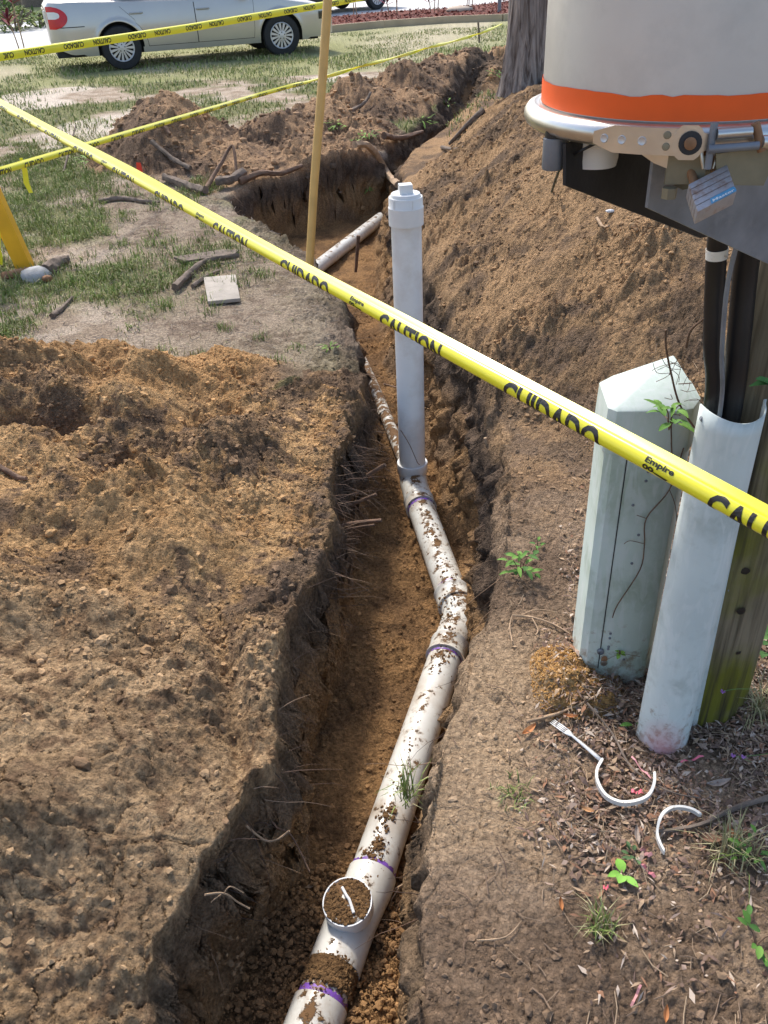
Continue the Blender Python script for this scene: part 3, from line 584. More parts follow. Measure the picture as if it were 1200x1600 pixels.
dA = (J1-Ebend).normalized(); dB = (T1-J2).normalized(); dC = (T4-T2).normalized()
collar(Ebend+dA*.02, dA, RZ+.006, .062, 'elbow_hub', M_pvcd)
bend = [J1-dA*.045, J1-dA*.01, J1+Vector((.008,-.035,0)), Vector((.245,2.245,-.385)), Vector((.222,2.17,-.385)), J2, J2+dB*.04]
part(MB().tube(spl(bend,4), RZ+.0035, 40), 'bend_fitting', M_pvcd, pipe)
collar(J1-dA*.02, dA, RZ+.007, .075, 'bend_hub', M_pvcd); collar(J2+dB*.015, dB, RZ+.007, .075, 'bend_hub', M_pvcd)
part(MB().tube([J2+dB*.03, (J2+T1)/2, T1-dB*.02], RZ, 40), 'pipe_section', M_pvcl, pipe)
# tee with upward branch and its plug
up = Vector((-.05,-.12,1)).normalized(); TC = (T1+T2)/2+Vector((-.005,0,0))
part(MB().tube([T1-dB*.03, T1, TC, T2, T2+dC*.03], RZ+.006, 44), 'tee_body', M_pvcl, pipe)
qU = up.to_track_quat('Z','Y').to_matrix()
part(MB().lathe([(RZ-.006,.0),(RZ-.004,.040),(RZ+.002,.060),(RZ+.003,.098),(RZ+.002,.101),(RZ-.001,.101),(RZ-.002,.097),(RZ-.006,.096)], TC, qU, 44), 'tee_branch', M_pvc, pipe)
tp = MB().lathe([(RZ-.004,.090),(RZ-.004,.100),(RZ-.006,.1015),(.0001,.100)], TC, qU, 40); part(tp, 'tee_plug', M_pvcm, pipe)
rib = MB(); rib.tube([TC+qU@Vector((-.024,.026,.103)), TC+qU@Vector((-.006,.010,.107)), TC+qU@Vector((.004,.004,.104)), TC+qU@Vector((.026,-.022,.105))], .0038, 8); part(rib, 'plug_grip', M_white, pipe)
part(MB().tube([T2+dC*.02, T3, T3+dC*.05], RZ, 36), 'pipe_section', M_pvcm, pipe)
part(MB().tube([T3+dC*.035, T4, T4+dC*.35], RZ+.006, 40), 'coupling', M_pvcd, pipe)
part(MB().tube([T4+dC*.25, T4+dC*1.2], RZ, 30), 'pipe_section', M_pvcd, pipe)
def band(p, d, w_, r, a0=0, a1=6.283, seed=1):
    rr = random.Random(seed); q_ = d.to_track_quat('Z','Y').to_matrix(); mb_ = MB(); n=60; k=[rr.uniform(-1,1) for _ in range(n+1)]; k2=[rr.uniform(-1,1) for _ in range(n+1)]
    vs=[]; fs=[]
    for i in range(n+1):
        t = a0+(a1-a0)*i/n; wob = .8*k[i]; wob2=.8*k2[i]
        for z_ in (-w_/2*(1+wob), w_/2*(1+wob2)): vs.append(p+q_@Vector((r*math.cos(t), r*math.sin(t), z_)))
    fs = [(2*i,2*i+1,2*i+3,2*i+2) for i in range(n)]
    mb_.add(vs, fs); return part(mb_, 'primer_band', M_purple, pipe)
band(T1-dB*.036, dB, .014, RZ+.0012, seed=2); band(Ebend+dA*.060, dA, .012, RZ+.0012, seed=3); band(J1-dA*.066, dA, .007, RZ+.0012, seed=4); band(J2+dB*.062, dB, .007, RZ+.0012, seed=5); band(T3+dC*.028, dC, .014, RZ+.0012, seed=6); band(T2+dC*.042, dC, .010, RZ+.0012, seed=7)
M_mud = mat('wet_mud', (.135,.075,.033), .95, var=.35, scale=50, bump=.012, bscale=70, spec=.2)
part(MB().tube([T2+dC*.022+Vector((-.006,0,-.004)), T2+dC*.035, (T2+T3)/2, T3+dC*.0+Vector((0,0,-.002)), T3+dC*.02+Vector((0,0,-.010))], [RZ-.004,RZ+.004,RZ+.005,RZ+.002,RZ-.006], 40, jit=.02), 'mud_cover', M_mud, pipe)
# crumbs of soil lying on the pipe
mbx=[];mby=[];mbz=[];ms=[]
def crumbs_on(a, b, n, w_=.6, r=RZ):
    for i in range(n):
        t = random.random(); 
        if perlin(np.array([t*7+a.x*9]), np.array([a.y*3]), np.array([.3]))[0] < -.15 and random.random()<.75: continue
        p = a.lerp(b, t); d = (b-a).normalized(); s_ = Vector((0,0,1)).cross(d).normalized(); th = random.gauss(0, w_*.45); q_ = p+s_*math.sin(th)*r+Vector((0,0,1))*math.cos(th)*r
        mbx.append(q_.x); mby.append(q_.y); mbz.append(q_.z-.001); ms.append(.0013+.0045*random.random()**3)
crumbs_on(Ebend+dA*.05, J1, 260, .8); crumbs_on(J1, J2, 160, 1.4, RZ+.006); crumbs_on(J2, J2+(T1-J2)*.2, 160, 1.0); crumbs_on(J2+(T1-J2)*.35, T1, 110, .3); crumbs_on(J2+(T1-J2)*.76, T1+dB*.03, 620, .45, RZ+.002); crumbs_on(T2+dC*.02, T3+dC*.01, 2400, 1.6, RZ+.003); crumbs_on(T3, T4, 140, .7, RZ+.006)
for i in range(1500):
    rr = math.sqrt(random.random())*.054; t = random.uniform(0,6.28); 
    p = TC+qU@Vector((rr*math.cos(t), rr*math.sin(t), .101)); 
    if abs((qU.transposed()@(p-TC)).dot(Vector((.62,.78,0)))) < .006: continue
    mbx.append(p.x); mby.append(p.y); mbz.append(p.z); ms.append(.0015+.004*random.random()**2)
n_=len(mbx); o = clods('soil_crumbs', np.array(mbx), np.array(mby), np.array(mbz), np.array(ms), lerp(C(.20,.115,.05), C(.13,.075,.035), RNG.uniform(0,1,n_)), 1)
o.parent = pipe; o.matrix_parent_inverse = Matrix.Translation(pipe.location).inverted()
# soil bank slumped over the pipe between tee and coupling: a low collar of crumbs beside it
x,y,z,q = scatter_pts(5000, -.42, .02, .8, 1.35, lambda x,y,q: (q['f']>.6)*.9)
z = z+RNG.uniform(0,.02,len(x)); clods('soil_crumbs', x,y,z, powsize(len(x), .002,.010,3), vary(x,y,.75,1.25,.15), 1, 'soil crumbs packed beside the tee fitting')

def simple_pipe(a, b, r, name, label, m, bell=None):
    t = thing(name, label, 'pipe', a); d = (b-a).normalized()
    def pt(mb, nm): o = mb.build(nm, m, t); o.matrix_parent_inverse = Matrix.Translation(t.location).inverted()
    mid = (a+b)/2+Vector((.006,0,.004))
    pt(MB().tube([a,(a+mid)/2,mid,b], r, 24), 'pipe_wall')
    for k in (bell or []):
        c = a+(b-a)*k; pt(MB().tube([c-d*.035, c-d*.034, c+d*.034, c+d*.035], [r*.9,r*1.14,r*1.14,r*.9], 24), 'pipe_joint')
simple_pipe(Vector((-.13,4.95,-.47)), Vector((.120,3.30,-.41)), .030, 'branch_pipe', 'thin mud-caked white pipe coming out of the left trench wall behind the riser', M_pvcm, [.36,.62])
simple_pipe(Vector((-.55,6.0,-.42)), Vector((.10,7.55,-.40)), .052, 'branch_pipe', 'short length of white pipe showing in the far pit beyond the tan pole', M_pvcl, [])

# ------------------------------------------------------------------ caution tapes
FONT_CACHE = {}
def glyphs(text, size, bold=.03, squeeze=1.0):
    key = (text, size, bold, squeeze)
    if key in FONT_CACHE: return FONT_CACHE[key]
    c = bpy.data.curves.new('t', 'FONT'); c.body = text; c.size = size; c.offset = bold*size; c.resolution_u = 3
    o = bpy.data.objects.new('t', c); COL.objects.link(o); dg = bpy.context.evaluated_depsgraph_get(); dg.update()
    me = o.evaluated_get(dg).to_mesh(); bm = bmesh.new(); bm.from_mesh(me); bmesh.ops.triangulate(bm, faces=bm.faces)
    for it in range(3):
        es = [e for e in bm.edges if e.calc_length() > size*.16]
        if es: bmesh.ops.subdivide_edges(bm, edges=es, cuts=1, use_grid_fill=False); bmesh.ops.triangulate(bm, faces=[f for f in bm.faces if len(f.verts)>3])
    bm.verts.index_update(); V = [(v.co.x*squeeze, v.co.y) for v in bm.verts]; F_ = [tuple(v.index for v in f.verts) for f in bm.faces]
    bm.free(); bpy.data.objects.remove(o); bpy.data.curves.remove(c)
    FONT_CACHE[key] = (V, F_); return V, F_
class Tape:
    """a strip whose cross-section (side, up) is given by arc length t 0..W at station s"""
    def __init__(s, path, prof, W, roll=None):
        s.P = path; s.seg = [0]
        for a,b in zip(path[:-1], path[1:]): s.seg.append(s.seg[-1]+(b-a).length)
        s.L = s.seg[-1]; s.prof = prof; s.W = W; s.roll = roll or (lambda q: 0)
    def at(s, q, t, off=0):
        q_ = min(max(q,0),s.L-1e-6); i = 0
        while s.seg[i+1] < q_: i += 1
        d = s.P[i+1]-s.P[i]; c = s.P[i]+d*((q-s.seg[i])/d.length)
        d = (s.P[-1]-s.P[0]).normalized(); side = d.cross(Vector((0,0,1))).normalized(); upv = side.cross(d)
        a = s.roll(q); sd_ = side*math.cos(a)+upv*math.sin(a); uu = upv*math.cos(a)-side*math.sin(a)
        (x0,y0),(x1,y1) = s.prof(q, t-.0005), s.prof(q, t+.0005); x_,y_ = s.prof(q, t)
        tx_,ty_ = x1-x0, y1-y0; l = math.hypot(tx_,ty_) or 1
        return c+sd_*(x_+off*ty_/l*-1)+uu*(y_+off*tx_/l)
    def mesh(s, ns, ntt):
        mb = MB(); 
        for i in range(ns+1):
            for k in range(ntt+1): mb.v.append(tuple(s.at(s.L*i/ns, s.W*k/ntt))); mb.c.append((1,1,1))
        mb.f = [(i*(ntt+1)+k, (i+1)*(ntt+1)+k, (i+1)*(ntt+1)+k+1, i*(ntt+1)+k+1) for i in range(ns) for k in range(ntt)]
        return mb
    def text(s, mb, txt, q0, tc, h, length, flip=False, off=.0006, bold=.03):
        V,F_ = glyphs(txt, 1.0, bold); xs=[v[0] for v in V]; x0,x1=min(xs),max(xs); 
        vs=[]
        for vx,vy in V:
            a = (vx-x0)/(x1-x0)*length; b = vy/.73*h
            if flip: q = q0+length-a; t = tc-h/2+b
            else: q = q0+a; t = tc+h/2-b
            t = min(max(t,.0006), s.W-.0006); vs.append(s.at(q,t,off))
        mb.add(vs, F_)
def poly_profile(pts):
    L=[0]
    for a,b in zip(pts[:-1],pts[1:]): L.append(L[-1]+math.hypot(b[0]-a[0],b[1]-a[1]))
    def f(t, k):
        t = t*L[-1]/k; t=max(0,min(L[-1]-1e-9,t)); i=0
        while L[i+1]<t: i+=1
        u=(t-L[i])/(L[i+1]-L[i]); return pts[i][0]+(pts[i+1][0]-pts[i][0])*u, pts[i][1]+(pts[i+1][1]-pts[i][1])*u
    return f, L[-1]
def tape_thing(label, T, ns, ntt, words, off=.0007, flip=False, bold=.03):
    t = thing('caution_tape', label, 'caution tape', T.P[0])
    mb = T.mesh(ns, ntt); o = mb.build('tape_strip', M_tape, t, ang=80); o.matrix_parent_inverse = Matrix.Translation(t.location).inverted()
    for w_ in words:
        mt = MB(); T.text(mt, *w_, flip=flip, off=off, bold=bold)
        o = mt.build('printed_word', M_ink, t, smooth=False); o.matrix_parent_inverse = Matrix.Translation(t.location).inverted()
    return t
# near tape: folded lengthwise round itself, words half hidden by the fold
def sm(pts, it=2):
    for _ in range(it):
        q=[pts[0]]
        for a,b in zip(pts[:-1],pts[1:]): q += [(a[0]*.75+b[0]*.25,a[1]*.75+b[1]*.25),(a[0]*.25+b[0]*.75,a[1]*.25+b[1]*.75)]
        pts=q+[pts[-1]]
    return pts
SC_=.76
pfA,_ = poly_profile(sm([(-.019,.017),(-.008,.012),(-.001,.008),(.005,.0075),(.012,.001),(.0155,-.010),(.013,-.020),(.004,-.0265),(-.006,-.027),(-.014,-.022)]))
pfB,_ = poly_profile(sm([(-.026,.026),(-.015,.018),(-.004,.007),(.003,.0075),(.010,.003),(.013,-.005),(.011,-.014),(.003,-.019),(-.007,-.018),(-.016,-.012)]))
NW = .076
def profN(q, t):
    u = 1-float(sst(2.2,3.6,q)); a = pfA(t, NW); b = pfB(t, NW); s_ = SC_*(1+.05*math.sin(q*3.1)); return s_*(a[0]*(1-u)+b[0]*u), s_*(a[1]*(1-u)+b[1]*u)+.0012*math.sin(q*9+t*60)*(t/NW-.4)
N0 = Vector((-2.10,5.02,1.06)); Nn = [N0, Vector((-1.693,4.367,1.040)), Vector((-.357,2.25,.987)), Vector((.020,1.653,.972)), Vector((.346,1.137,.959)), Vector((.50,.893,.953)), Vector((.80,.42,.945))]
TN = Tape(Nn, profN, NW, lambda q: .10*math.sin(q*1.7+.6)+.05*math.sin(q*4.1)); off0 = (Nn[1]-Nn[0]).length
words = []; base = 3.21+off0
k_ = -5
while base+k_*.815 < TN.L-.3:
    b0 = base+k_*.815; tcx = .0475 if b0>2.6 else .052
    if b0 > .05:
        words += [('CAUTION', b0, tcx, .047, .205), ('CUIDADO', b0+.386, tcx, .047, .225)]
        words += [('Empire', b0+.700, .0300, .010, .052)]
    k_ += 1
nt_ = tape_thing('yellow caution tape stretched across the foreground in front of the white riser', TN, 150, 36, words)
# small filled mark under the maker's word: two triangles and hooks
for k_ in range(-4, 3):
    q0 = base+k_*.815+.70
    if .1 < q0 < TN.L-.2:
        mk = MB()
        tri = [(0,.044),(.034,.046),(.030,.050),(.012,.0475)]; mk.add([TN.at(q0+.012+a,t,.0008) for a,t in tri], [(0,1,2,3)])
        tri = [(.030,.054),(.052,.0535),(.054,.059)]; mk.add([TN.at(q0+a,t,.0008) for a,t in tri], [(0,1,2)])
        for cx_ in (.004,.014):
            V_=[];F2=[]
            for i in range(13):
                a=math.pi*2*i/12
                for r_ in (.0045,.0018): V_.append(TN.at(q0+cx_+r_*math.cos(a)*1.2,.043+r_*math.sin(a),.0008))
            F2=[(2*i,2*i+1,2*i+3,2*i+2) for i in range(12)]; mk.add(V_,F2)
        o = mk.build('printed_mark', M_ink, nt_, smooth=False); o.matrix_parent_inverse = Matrix.Translation(nt_.location).inverted(); o['kind'] = 'stuff'
# middle tape: folded, running from the yellow post to a stake by the far heaps
pfM,_ = poly_profile(sm([(-.008,.022),(-.002,.016),(.004,.012),(.007,.004),(.0075,-.006),(.004,-.016),(-.004,-.020),(-.010,-.014),(-.012,-.006)]))
M0 = ondepth(-60,285,4.6); Mq = ondepth(0,268,4.75); Mz = ondepth(752,52,13.2); Mm = ondepth(400,150,8.6); Mz2 = ondepth(783,38,13.9)
TM = Tape([M0, Mq, (Mq+Mm)/2+Vector((0,0,-.0)), Mm, (Mm+Mz)/2, Mz, Mz2], lambda q,t: pfM(t,.076), .076, lambda q: 0 if q < 5.5 else (q-5.5)*3.2)
words=[]; q_=.15
while q_ < 5.4: words += [('CAUTION', q_, .040, .040, .19), ('CUIDADO', q_+.33, .040, .040, .21)]; q_ += .72
tape_thing('long yellow caution tape running back past the soil heaps to the far stake', TM, 220, 14, words, .001, flip=False)
# top tape: lies open, words upside down
T0 = ondepth(-90,103,6.3); Ta = ondepth(0,88,6.7); Tb = ondepth(515,6,9.2); Tc = ondepth(760,-45,11)
pfT,_ = poly_profile([(-.020,.030),(.001,.022),(.0045,0),(.0025,-.034)])
TT = Tape([T0, Ta, (Ta+Tb)/2+Vector((0,0,-.012)), Tb, Tc], lambda q,t: pfT(t,.080), .080)
words=[]; q_=.10
while q_ < TT.L-.6: words += [('CAUTION', q_, .049, .038, .185), ('LEP', q_+.262, .049, .018, .04), ('CUIDADO', q_+.37, .049, .038, .20)]; q_ += .67
words = [w_ for w_ in words if w_[0]!='LEP']
tt = tape_thing('flat yellow caution tape with upside-down words crossing in front of the silver car', TT, 90, 6, words, .0012, flip=True)

# posts
def tube_thing(name, label, cat, pts, rad, m, n=10, group=None, jit=0):
    mb = MB().tube(pts, rad, n, jit=jit); o = mb.build(name, m); center(o); tag(o, label, cat, group); return o
yp = Vector((-2.16,5.28,0)); ypz = gz(yp.x, yp.y)
py = thing('barrier_post', 'yellow painted barrier post standing in the grass at the left edge', 'post', (yp.x,yp.y,ypz))
b_ = MB().box((-.09,0,.54), (.115,.045,1.16), Matrix.Rotation(R(-14),3,'Z')@Matrix.Rotation(R(-11),3,'Y')); b_.build('post_board', M_yel, py, bevel=.006, smooth=True)
tl = MB(); tp_ = [Vector((-.085,-.03,.26)), Vector((-.10,-.045,.20)), Vector((-.125,-.05,.13)), Vector((-.115,-.055,.09)), Vector((-.125,-.05,.03))]
for i,(p_,w_) in enumerate(zip(tp_,(.02,.035,.045,.03,.012))): tl.v += [tuple(p_+Vector((-w_/2,0,.006))), tuple(p_+Vector((w_/2,.012,-.006)))]; tl.c += [(1,1,1)]*2
tl.f = [(2*i,2*i+1,2*i+3,2*i+2) for i in range(4)]; tl.build('tape_tail', M_tape, py)
k0 = hit(35,285); 
tl = MB()
for i,(dx_,dz_,w_) in enumerate(((0,.20,.014),(.004,.13,.028),(-.006,.06,.03),(.006,.0,.02))): 
    p_ = ondepth(35,258,5.0)+Vector((dx_,0,dz_-.16)); tl.v += [tuple(p_-Vector((w_/2,0,0))), tuple(p_+Vector((w_/2,.01,0)))]; tl.c += [(1,1,1)]*2
tl.f = [(2*i,2*i+1,2*i+3,2*i+2) for i in range(3)]; o = tl.build('tape_knot', M_tape); center(o); tag(o, 'short yellow tape end dangling under the long tape near the left edge', 'tape end')
pb = Vector((-.385,4.85,0)); pt_ = ondepth(516,-60,4.25)
tube_thing('tan_pole', 'round tan wooden pole stuck upright at the left rim of the trench', 'pole', [Vector((pb.x,pb.y,gz(pb.x,pb.y)-.1)), pb.lerp(pt_,.33)+Vector((.004,0,0)), pb.lerp(pt_,.66)+Vector((.006,0,0)), pt_], .0235, M_tan, 20)
s_ = hit(750,66); tube_thing('stake', 'short dark stake holding the far end of the tape', 'stake', [s_-Vector((0,0,.1)), s_+Vector((-.04,0,.32))], .018, M_bark, 8)
# ------------------------------------------------------------------ pole, conduits, guard, pedestal
def local(mb, name, m, t, **k):
    o = mb.build(name, m, t, **k); o.matrix_parent_inverse = Matrix.Translation(t.location).inverted(); return o
PC = Vector((.755,1.455,0))
def wood_mat():
    m = mat('pole_wood', (.22,.18,.12), .9, var=.2, scale=6, spec=.2); n = m.node_tree; L = n.links; b = n.nodes['Principled BSDF']
    geo = [x for x in n.nodes if x.type=='NEW_GEOMETRY'][0]; mp = n.nodes.new('ShaderNodeMapping'); mp.inputs['Scale'].default_value = (70,70,3.5); L.new(geo.outputs['Position'], mp.inputs[0])
    g = n.nodes.new('ShaderNodeTexNoise'); g.inputs['Scale'].default_value = 1; g.inputs['Detail'].default_value = 8; L.new(mp.outputs[0], g.inputs['Vector'])
    mo = n.nodes.new('ShaderNodeTexNoise'); mo.inputs['Scale'].default_value = 5; mo.inputs['Detail'].default_value = 8; L.new(geo.outputs['Position'], mo.inputs['Vector'])
    sx = n.nodes.new('ShaderNodeSeparateXYZ'); L.new(geo.outputs['Position'], sx.inputs[0])
    hm = n.nodes.new('ShaderNodeMapRange'); hm.inputs[1].default_value=.95; hm.inputs[2].default_value=.1; hm.inputs[3].default_value=-.18; hm.inputs[4].default_value=.2; L.new(sx.outputs['Z'], hm.inputs[0])
    ad_ = n.nodes.new('ShaderNodeMath'); L.new(mo.outputs['Fac'], ad_.inputs[0]); L.new(hm.outputs[0], ad_.inputs[1])
    mr = n.nodes.new('ShaderNodeMapRange'); mr.inputs[1].default_value=.45; mr.inputs[2].default_value=.68; L.new(ad_.outputs[0], mr.inputs[0])
    m1_ = n.nodes.new('ShaderNodeMix'); m1_.data_type='RGBA'; L.new(mr.outputs[0], m1_.inputs[0]); L.new(b.inputs['Base Color'].links[0].from_socket, m1_.inputs[6]); m1_.inputs[7].default_value=(.155,.15,.022,1)
    cr = n.nodes.new('ShaderNodeMapRange'); cr.inputs[1].default_value=.30; cr.inputs[2].default_value=.55; L.new(g.outputs['Fac'], cr.inputs[0])
    m2_ = n.nodes.new('ShaderNodeMix'); m2_.data_type='RGBA'; L.new(cr.outputs[0], m2_.inputs[0]); m2_.inputs[6].default_value=(.05,.04,.025,1); L.new(m1_.outputs[2], m2_.inputs[7])
    L.new(m2_.outputs[2], b.inputs['Base Color'])
    bp = n.nodes.new('ShaderNodeBump'); bp.inputs['Distance'].default_value=.006; L.new(g.outputs['Fac'], bp.inputs['Height']); L.new(bp.outputs[0], b.inputs['Normal']); return m
M_wood = wood_mat()
pole = thing('utility_pole', 'mossy green wooden utility pole rising behind the pale cable guard', 'utility pole', (PC.x,PC.y,-.3))
mb = MB(); nn=72; zs=[-.3]+[i*.05 for i in range(0,60)]+[4,7]; vs=[]
for z_ in zs:
    for k in range(nn):
        t=2*math.pi*k/nn; r_=.102-.004*z_+.0022*math.sin(9*t+z_*.4)+.0016*math.sin(23*t+z_*1.5)-.006*max(0,math.cos(4*t+.3*math.sin(z_*3))-.985)/.015
        vs.append((PC.x+r_*math.cos(t),PC.y+r_*math.sin(t),z_))
fs=[(i*nn+k,i*nn+(k+1)%nn,(i+1)*nn+(k+1)%nn,(i+1)*nn+k) for i in range(len(zs)-1) for k in range(nn)]; fs.append(tuple((len(zs)-1)*nn+k for k in range(nn)))
mb.add(vs,fs); local(mb,'pole_shaft',M_wood,pole)
for u_,v_,s_ in ((1163,890,.010),(1157,952,.010),(1153,1018,.006)):
    p = onplane(u_,v_,PC+Vector((0,-.095,0)),(0,1,0)); p_ = Vector((p.x,p.y,p.z)); r_=Vector((p_.x-PC.x,0,0)); yv=-math.sqrt(max(0,.1005**2-r_.x**2)); p_=Vector((p_.x,PC.y+yv,p_.z)); nrm=Vector((r_.x,yv,0)).normalized()
    mb=MB(); q_=nrm.to_track_quat('Z','Y').to_matrix(); vs=[p_+nrm*.002]+[p_+q_@Vector((s_*random.uniform(.8,1.2)*math.cos(a),s_*random.uniform(.7,1.1)*math.sin(a),.0005)) for a in [2*math.pi*i/10 for i in range(10)]]
    mb.add(vs,[(0,1+i,1+(i+1)%10) for i in range(10)]); local(mb,'bored_hole',M_ink,pole)
# U-guard: front shell with flanges, leaning a touch
gd = thing('cable_guard', 'pale green grey half-round cable guard bolted to the pole, sprayed pink at its foot', 'cable guard', (.635,1.345,-.03))
def guard_prof():
    pts=[]
    pts.append((-.063,.045)); pts.append((-.0625,.030))
    for i in range(15):
        a=math.pi+ i/14*math.pi*.86; pts.append((-.008+.054*math.cos(a), .026+.054*math.sin(a)))
    pts += [(.048,.020),(.052,.030),(.070,.034),(.088,.035)]
    return pts
gp = guard_prof(); mb=MB(); zs=[-.04+.04*i for i in range(24)]; zs=[z_ for z_ in zs if z_<.87]+[.875]
ax=Vector((.85,.28,0)).normalized(); ay=Vector((-.28,.85,0)).normalized(); ax=Vector((1,.12,0)).normalized(); ay=Vector((-.12,1,0)).normalized()
vs=[]
for j,z_ in enumerate(zs):
    cx_ = .643+.012*z_; cy_=1.318+.02*z_; sc=1-.12*z_*.3
    for i,(a,b) in enumerate(gp):
        zz_=z_
        if j==len(zs)-1: zz_ += -.012*math.cos((a+.01)/.05*1.3)+.006
        if j==0: zz_ += .016*math.sin((a+.02)*60)
        vs.append(Vector((cx_,cy_,zz_))+ax*a*sc+ay*b*sc)
m_=len(gp); fs=[(j*m_+i,j*m_+i+1,(j+1)*m_+i+1,(j+1)*m_+i) for j in range(len(zs)-1) for i in range(m_-1)]; mb.add(vs,fs)
def guard_mat():
    m=M_guard.copy(); m.name='guard_paint_pink'; n=m.node_tree; L=n.links; b=n.nodes['Principled BSDF']; geo=[x for x in n.nodes if x.type=='NEW_GEOMETRY'][0]
    prev=b.inputs['Base Color'].links[0].from_socket; vm=n.nodes.new('ShaderNodeVectorMath'); vm.operation='DISTANCE'; mp=n.nodes.new('ShaderNodeMapping'); mp.inputs['Scale'].default_value=(1,1,.55); L.new(geo.outputs['Position'],mp.inputs[0]); L.new(mp.outputs[0],vm.inputs[0]); vm.inputs[1].default_value=(.612,1.29,.01)
    mr=n.nodes.new('ShaderNodeMapRange'); mr.inputs[1].default_value=.065; mr.inputs[2].default_value=.0; mr.inputs[4].default_value=.62; L.new(vm.outputs['Value'],mr.inputs[0])
    mc=n.nodes.new('ShaderNodeMix'); mc.data_type='RGBA'; L.new(mr.outputs[0],mc.inputs[0]); L.new(prev,mc.inputs[6]); mc.inputs[7].default_value=(.85,.30,.33,1); L.new(mc.outputs[2],b.inputs['Base Color']); return m
o=local(mb,'guard_shell',guard_mat(),gd); so=o.modifiers.new('s','SOLIDIFY'); so.thickness=.003
for (a,z_) in ((.076,.845),(.078,.44),(-.058,.855)):
    p=Vector((.643+.012*z_,1.318+.02*z_,z_))+ax*a+ay*(.033 if a>0 else .034); q_=(-ay).to_track_quat('Z','Y').to_matrix()
    local(MB().lathe([(.0085,0),(.0085,.006),(.004,.0075),(.0001,.0078)],p-ay*.001,q_,6),'bolt',M_galv,gd,smooth=False)
# conduits rising out of the guard
c1=[Vector((.625,1.375,.40)),Vector((.612,1.375,.86)),Vector((.585,1.365,1.0)),Vector((.560,1.36,1.17)),Vector((.52,1.27,1.32)),Vector((.44,1.12,1.425))]
c2=[Vector((.665,1.380,.40)),Vector((.650,1.385,.86)),Vector((.638,1.385,1.0)),Vector((.622,1.38,1.15)),Vector((.585,1.29,1.32)),Vector((.47,1.10,1.425))]
t=thing('conduit','black cable conduit with a white band near its top, left of its neighbour','conduit',c1[0]); local(MB().tube(spl(c1,5),.0165,20),'conduit_tube',M_black,t)
d_=(c1[3]-c1[2]).normalized(); local(MB().lathe([(.0168,-.008),(.0175,-.008),(.0175,.008),(.0168,.008)],c1[3]-d_*.012,d_.to_track_quat('Z','Y').to_matrix(),24),'white_band',M_ringp,t)
t=thing('conduit','plain black cable conduit running close beside the wooden pole','conduit',c2[0]); local(MB().tube(spl(c2,5),.0205,20),'conduit_tube',M_black,t)
tube_thing('grey_cable','thin grey cable hanging in a loose curve in front of the black conduits','cable',spl([Vector((.585,1.335,1.22)),Vector((.578,1.335,1.12)),Vector((.590,1.335,1.00)),Vector((.607,1.34,.92)),Vector((.615,1.345,.84))],5),.0042,M_galv,8)
# pedestal: squared column with a pointed hood
pd=thing('cable_pedestal','pale green metal cable pedestal with a pointed lid beside the pole','cable pedestal',(.57,1.60,-.02))
PX_,PY_=.572,1.60; rotP=Matrix.Rotation(R(-5),3,'Z')
def ped_ring(w_,d_,ch,z_,zf=None):
    pts=[(-w_,-d_+ch*.5),(-w_+ch*.5,-d_),(w_-ch*1.8,-d_),(w_-ch*.8,-d_+ch*.35),(w_,-d_+ch*1.8),(w_,d_-ch),(w_-ch,d_),(-w_+ch,d_),(-w_,d_-ch)]
    return [Vector((PX_,PY_,0))+rotP@Vector((a,b,0))+Vector((0,0,z_ if zf is None else zf(a,b))) for a,b in pts]
def stack(rings,cap=True):
    mb=MB(); n=len(rings[0]); vs=[v for r_ in rings for v in r_]; fs=[(j*n+i,j*n+(i+1)%n,(j+1)*n+(i+1)%n,(j+1)*n+i) for j in range(len(rings)-1) for i in range(n)]
    if cap: fs+= [tuple(range(n))[::-1],tuple((len(rings)-1)*n+i for i in range(n))]
    return mb.add(vs,fs)
wP,dP=.094,.080
base_f=lambda a,b: (.10 if a< -.05 else (.075 if a<-.03 else -.03))
local(stack([ped_ring(wP-.003,dP-.003,.03,0,lambda a,b:-.05),ped_ring(wP-.003,dP-.003,.03,.20)]),'base_section',M_ped,pd,bevel=.002)
local(stack([ped_ring(wP,dP,.03,0,lambda a,b:(.055 if a<-.04 else -.03)),ped_ring(wP,dP,.03,.4),ped_ring(wP,dP,.03,.70)],False),'column_shell',M_ped,pd)
local(MB().box((0,0,0),(.001,.001,.001)).__class__().add([Vector((PX_,PY_,0))+rotP@Vector((a,-dP-.0022,0))+Vector((0,0,z_)) for a in (-.050,-.0475) for z_ in (.07,.70)],[(0,2,3,1)]),'door_seam',M_dark,pd,smooth=False)
hood=[ped_ring(wP+.006,dP+.006,.032,.69),ped_ring(wP+.0065,dP+.0065,.032,.695),ped_ring(wP+.004,dP+.004,.032,.79),ped_ring(wP-.004,dP-.004,.030,.797)]
mb=stack(hood,False); n=9; apex=Vector((PX_,PY_,0))+rotP@Vector((.045,.03,0))+Vector((0,0,.862)); o_=len(mb.v); mb.v.append(tuple(apex)); mb.c.append((1,1,1)); mb.f += [(27+i,27+(i+1)%n,o_) for i in range(n)]
local(mb,'hood',M_ped,pd,bevel=.004,ang=30)
fn=rotP@Vector((0,-1,0)); qf=fn.to_track_quat('Z','Y').to_matrix()
def onface(a,z_,o=0): return Vector((PX_,PY_,0))+rotP@Vector((a,-dP-.001-o,0))+Vector((0,0,z_))
for a,z_ in ((.010,.675),(-.0,.645),(-.002,.622),(-.022,.56),(.0,.48),(-.030,.185),(-.030,.170),(-.030,.142),(-.030,.134),(.012,.10),(-.005,.40)):
    local(MB().lathe([(.0034,0),(.0030,.0016),(.0001,.0026)],onface(a,z_),qf,10),'rivet',M_galv,pd)
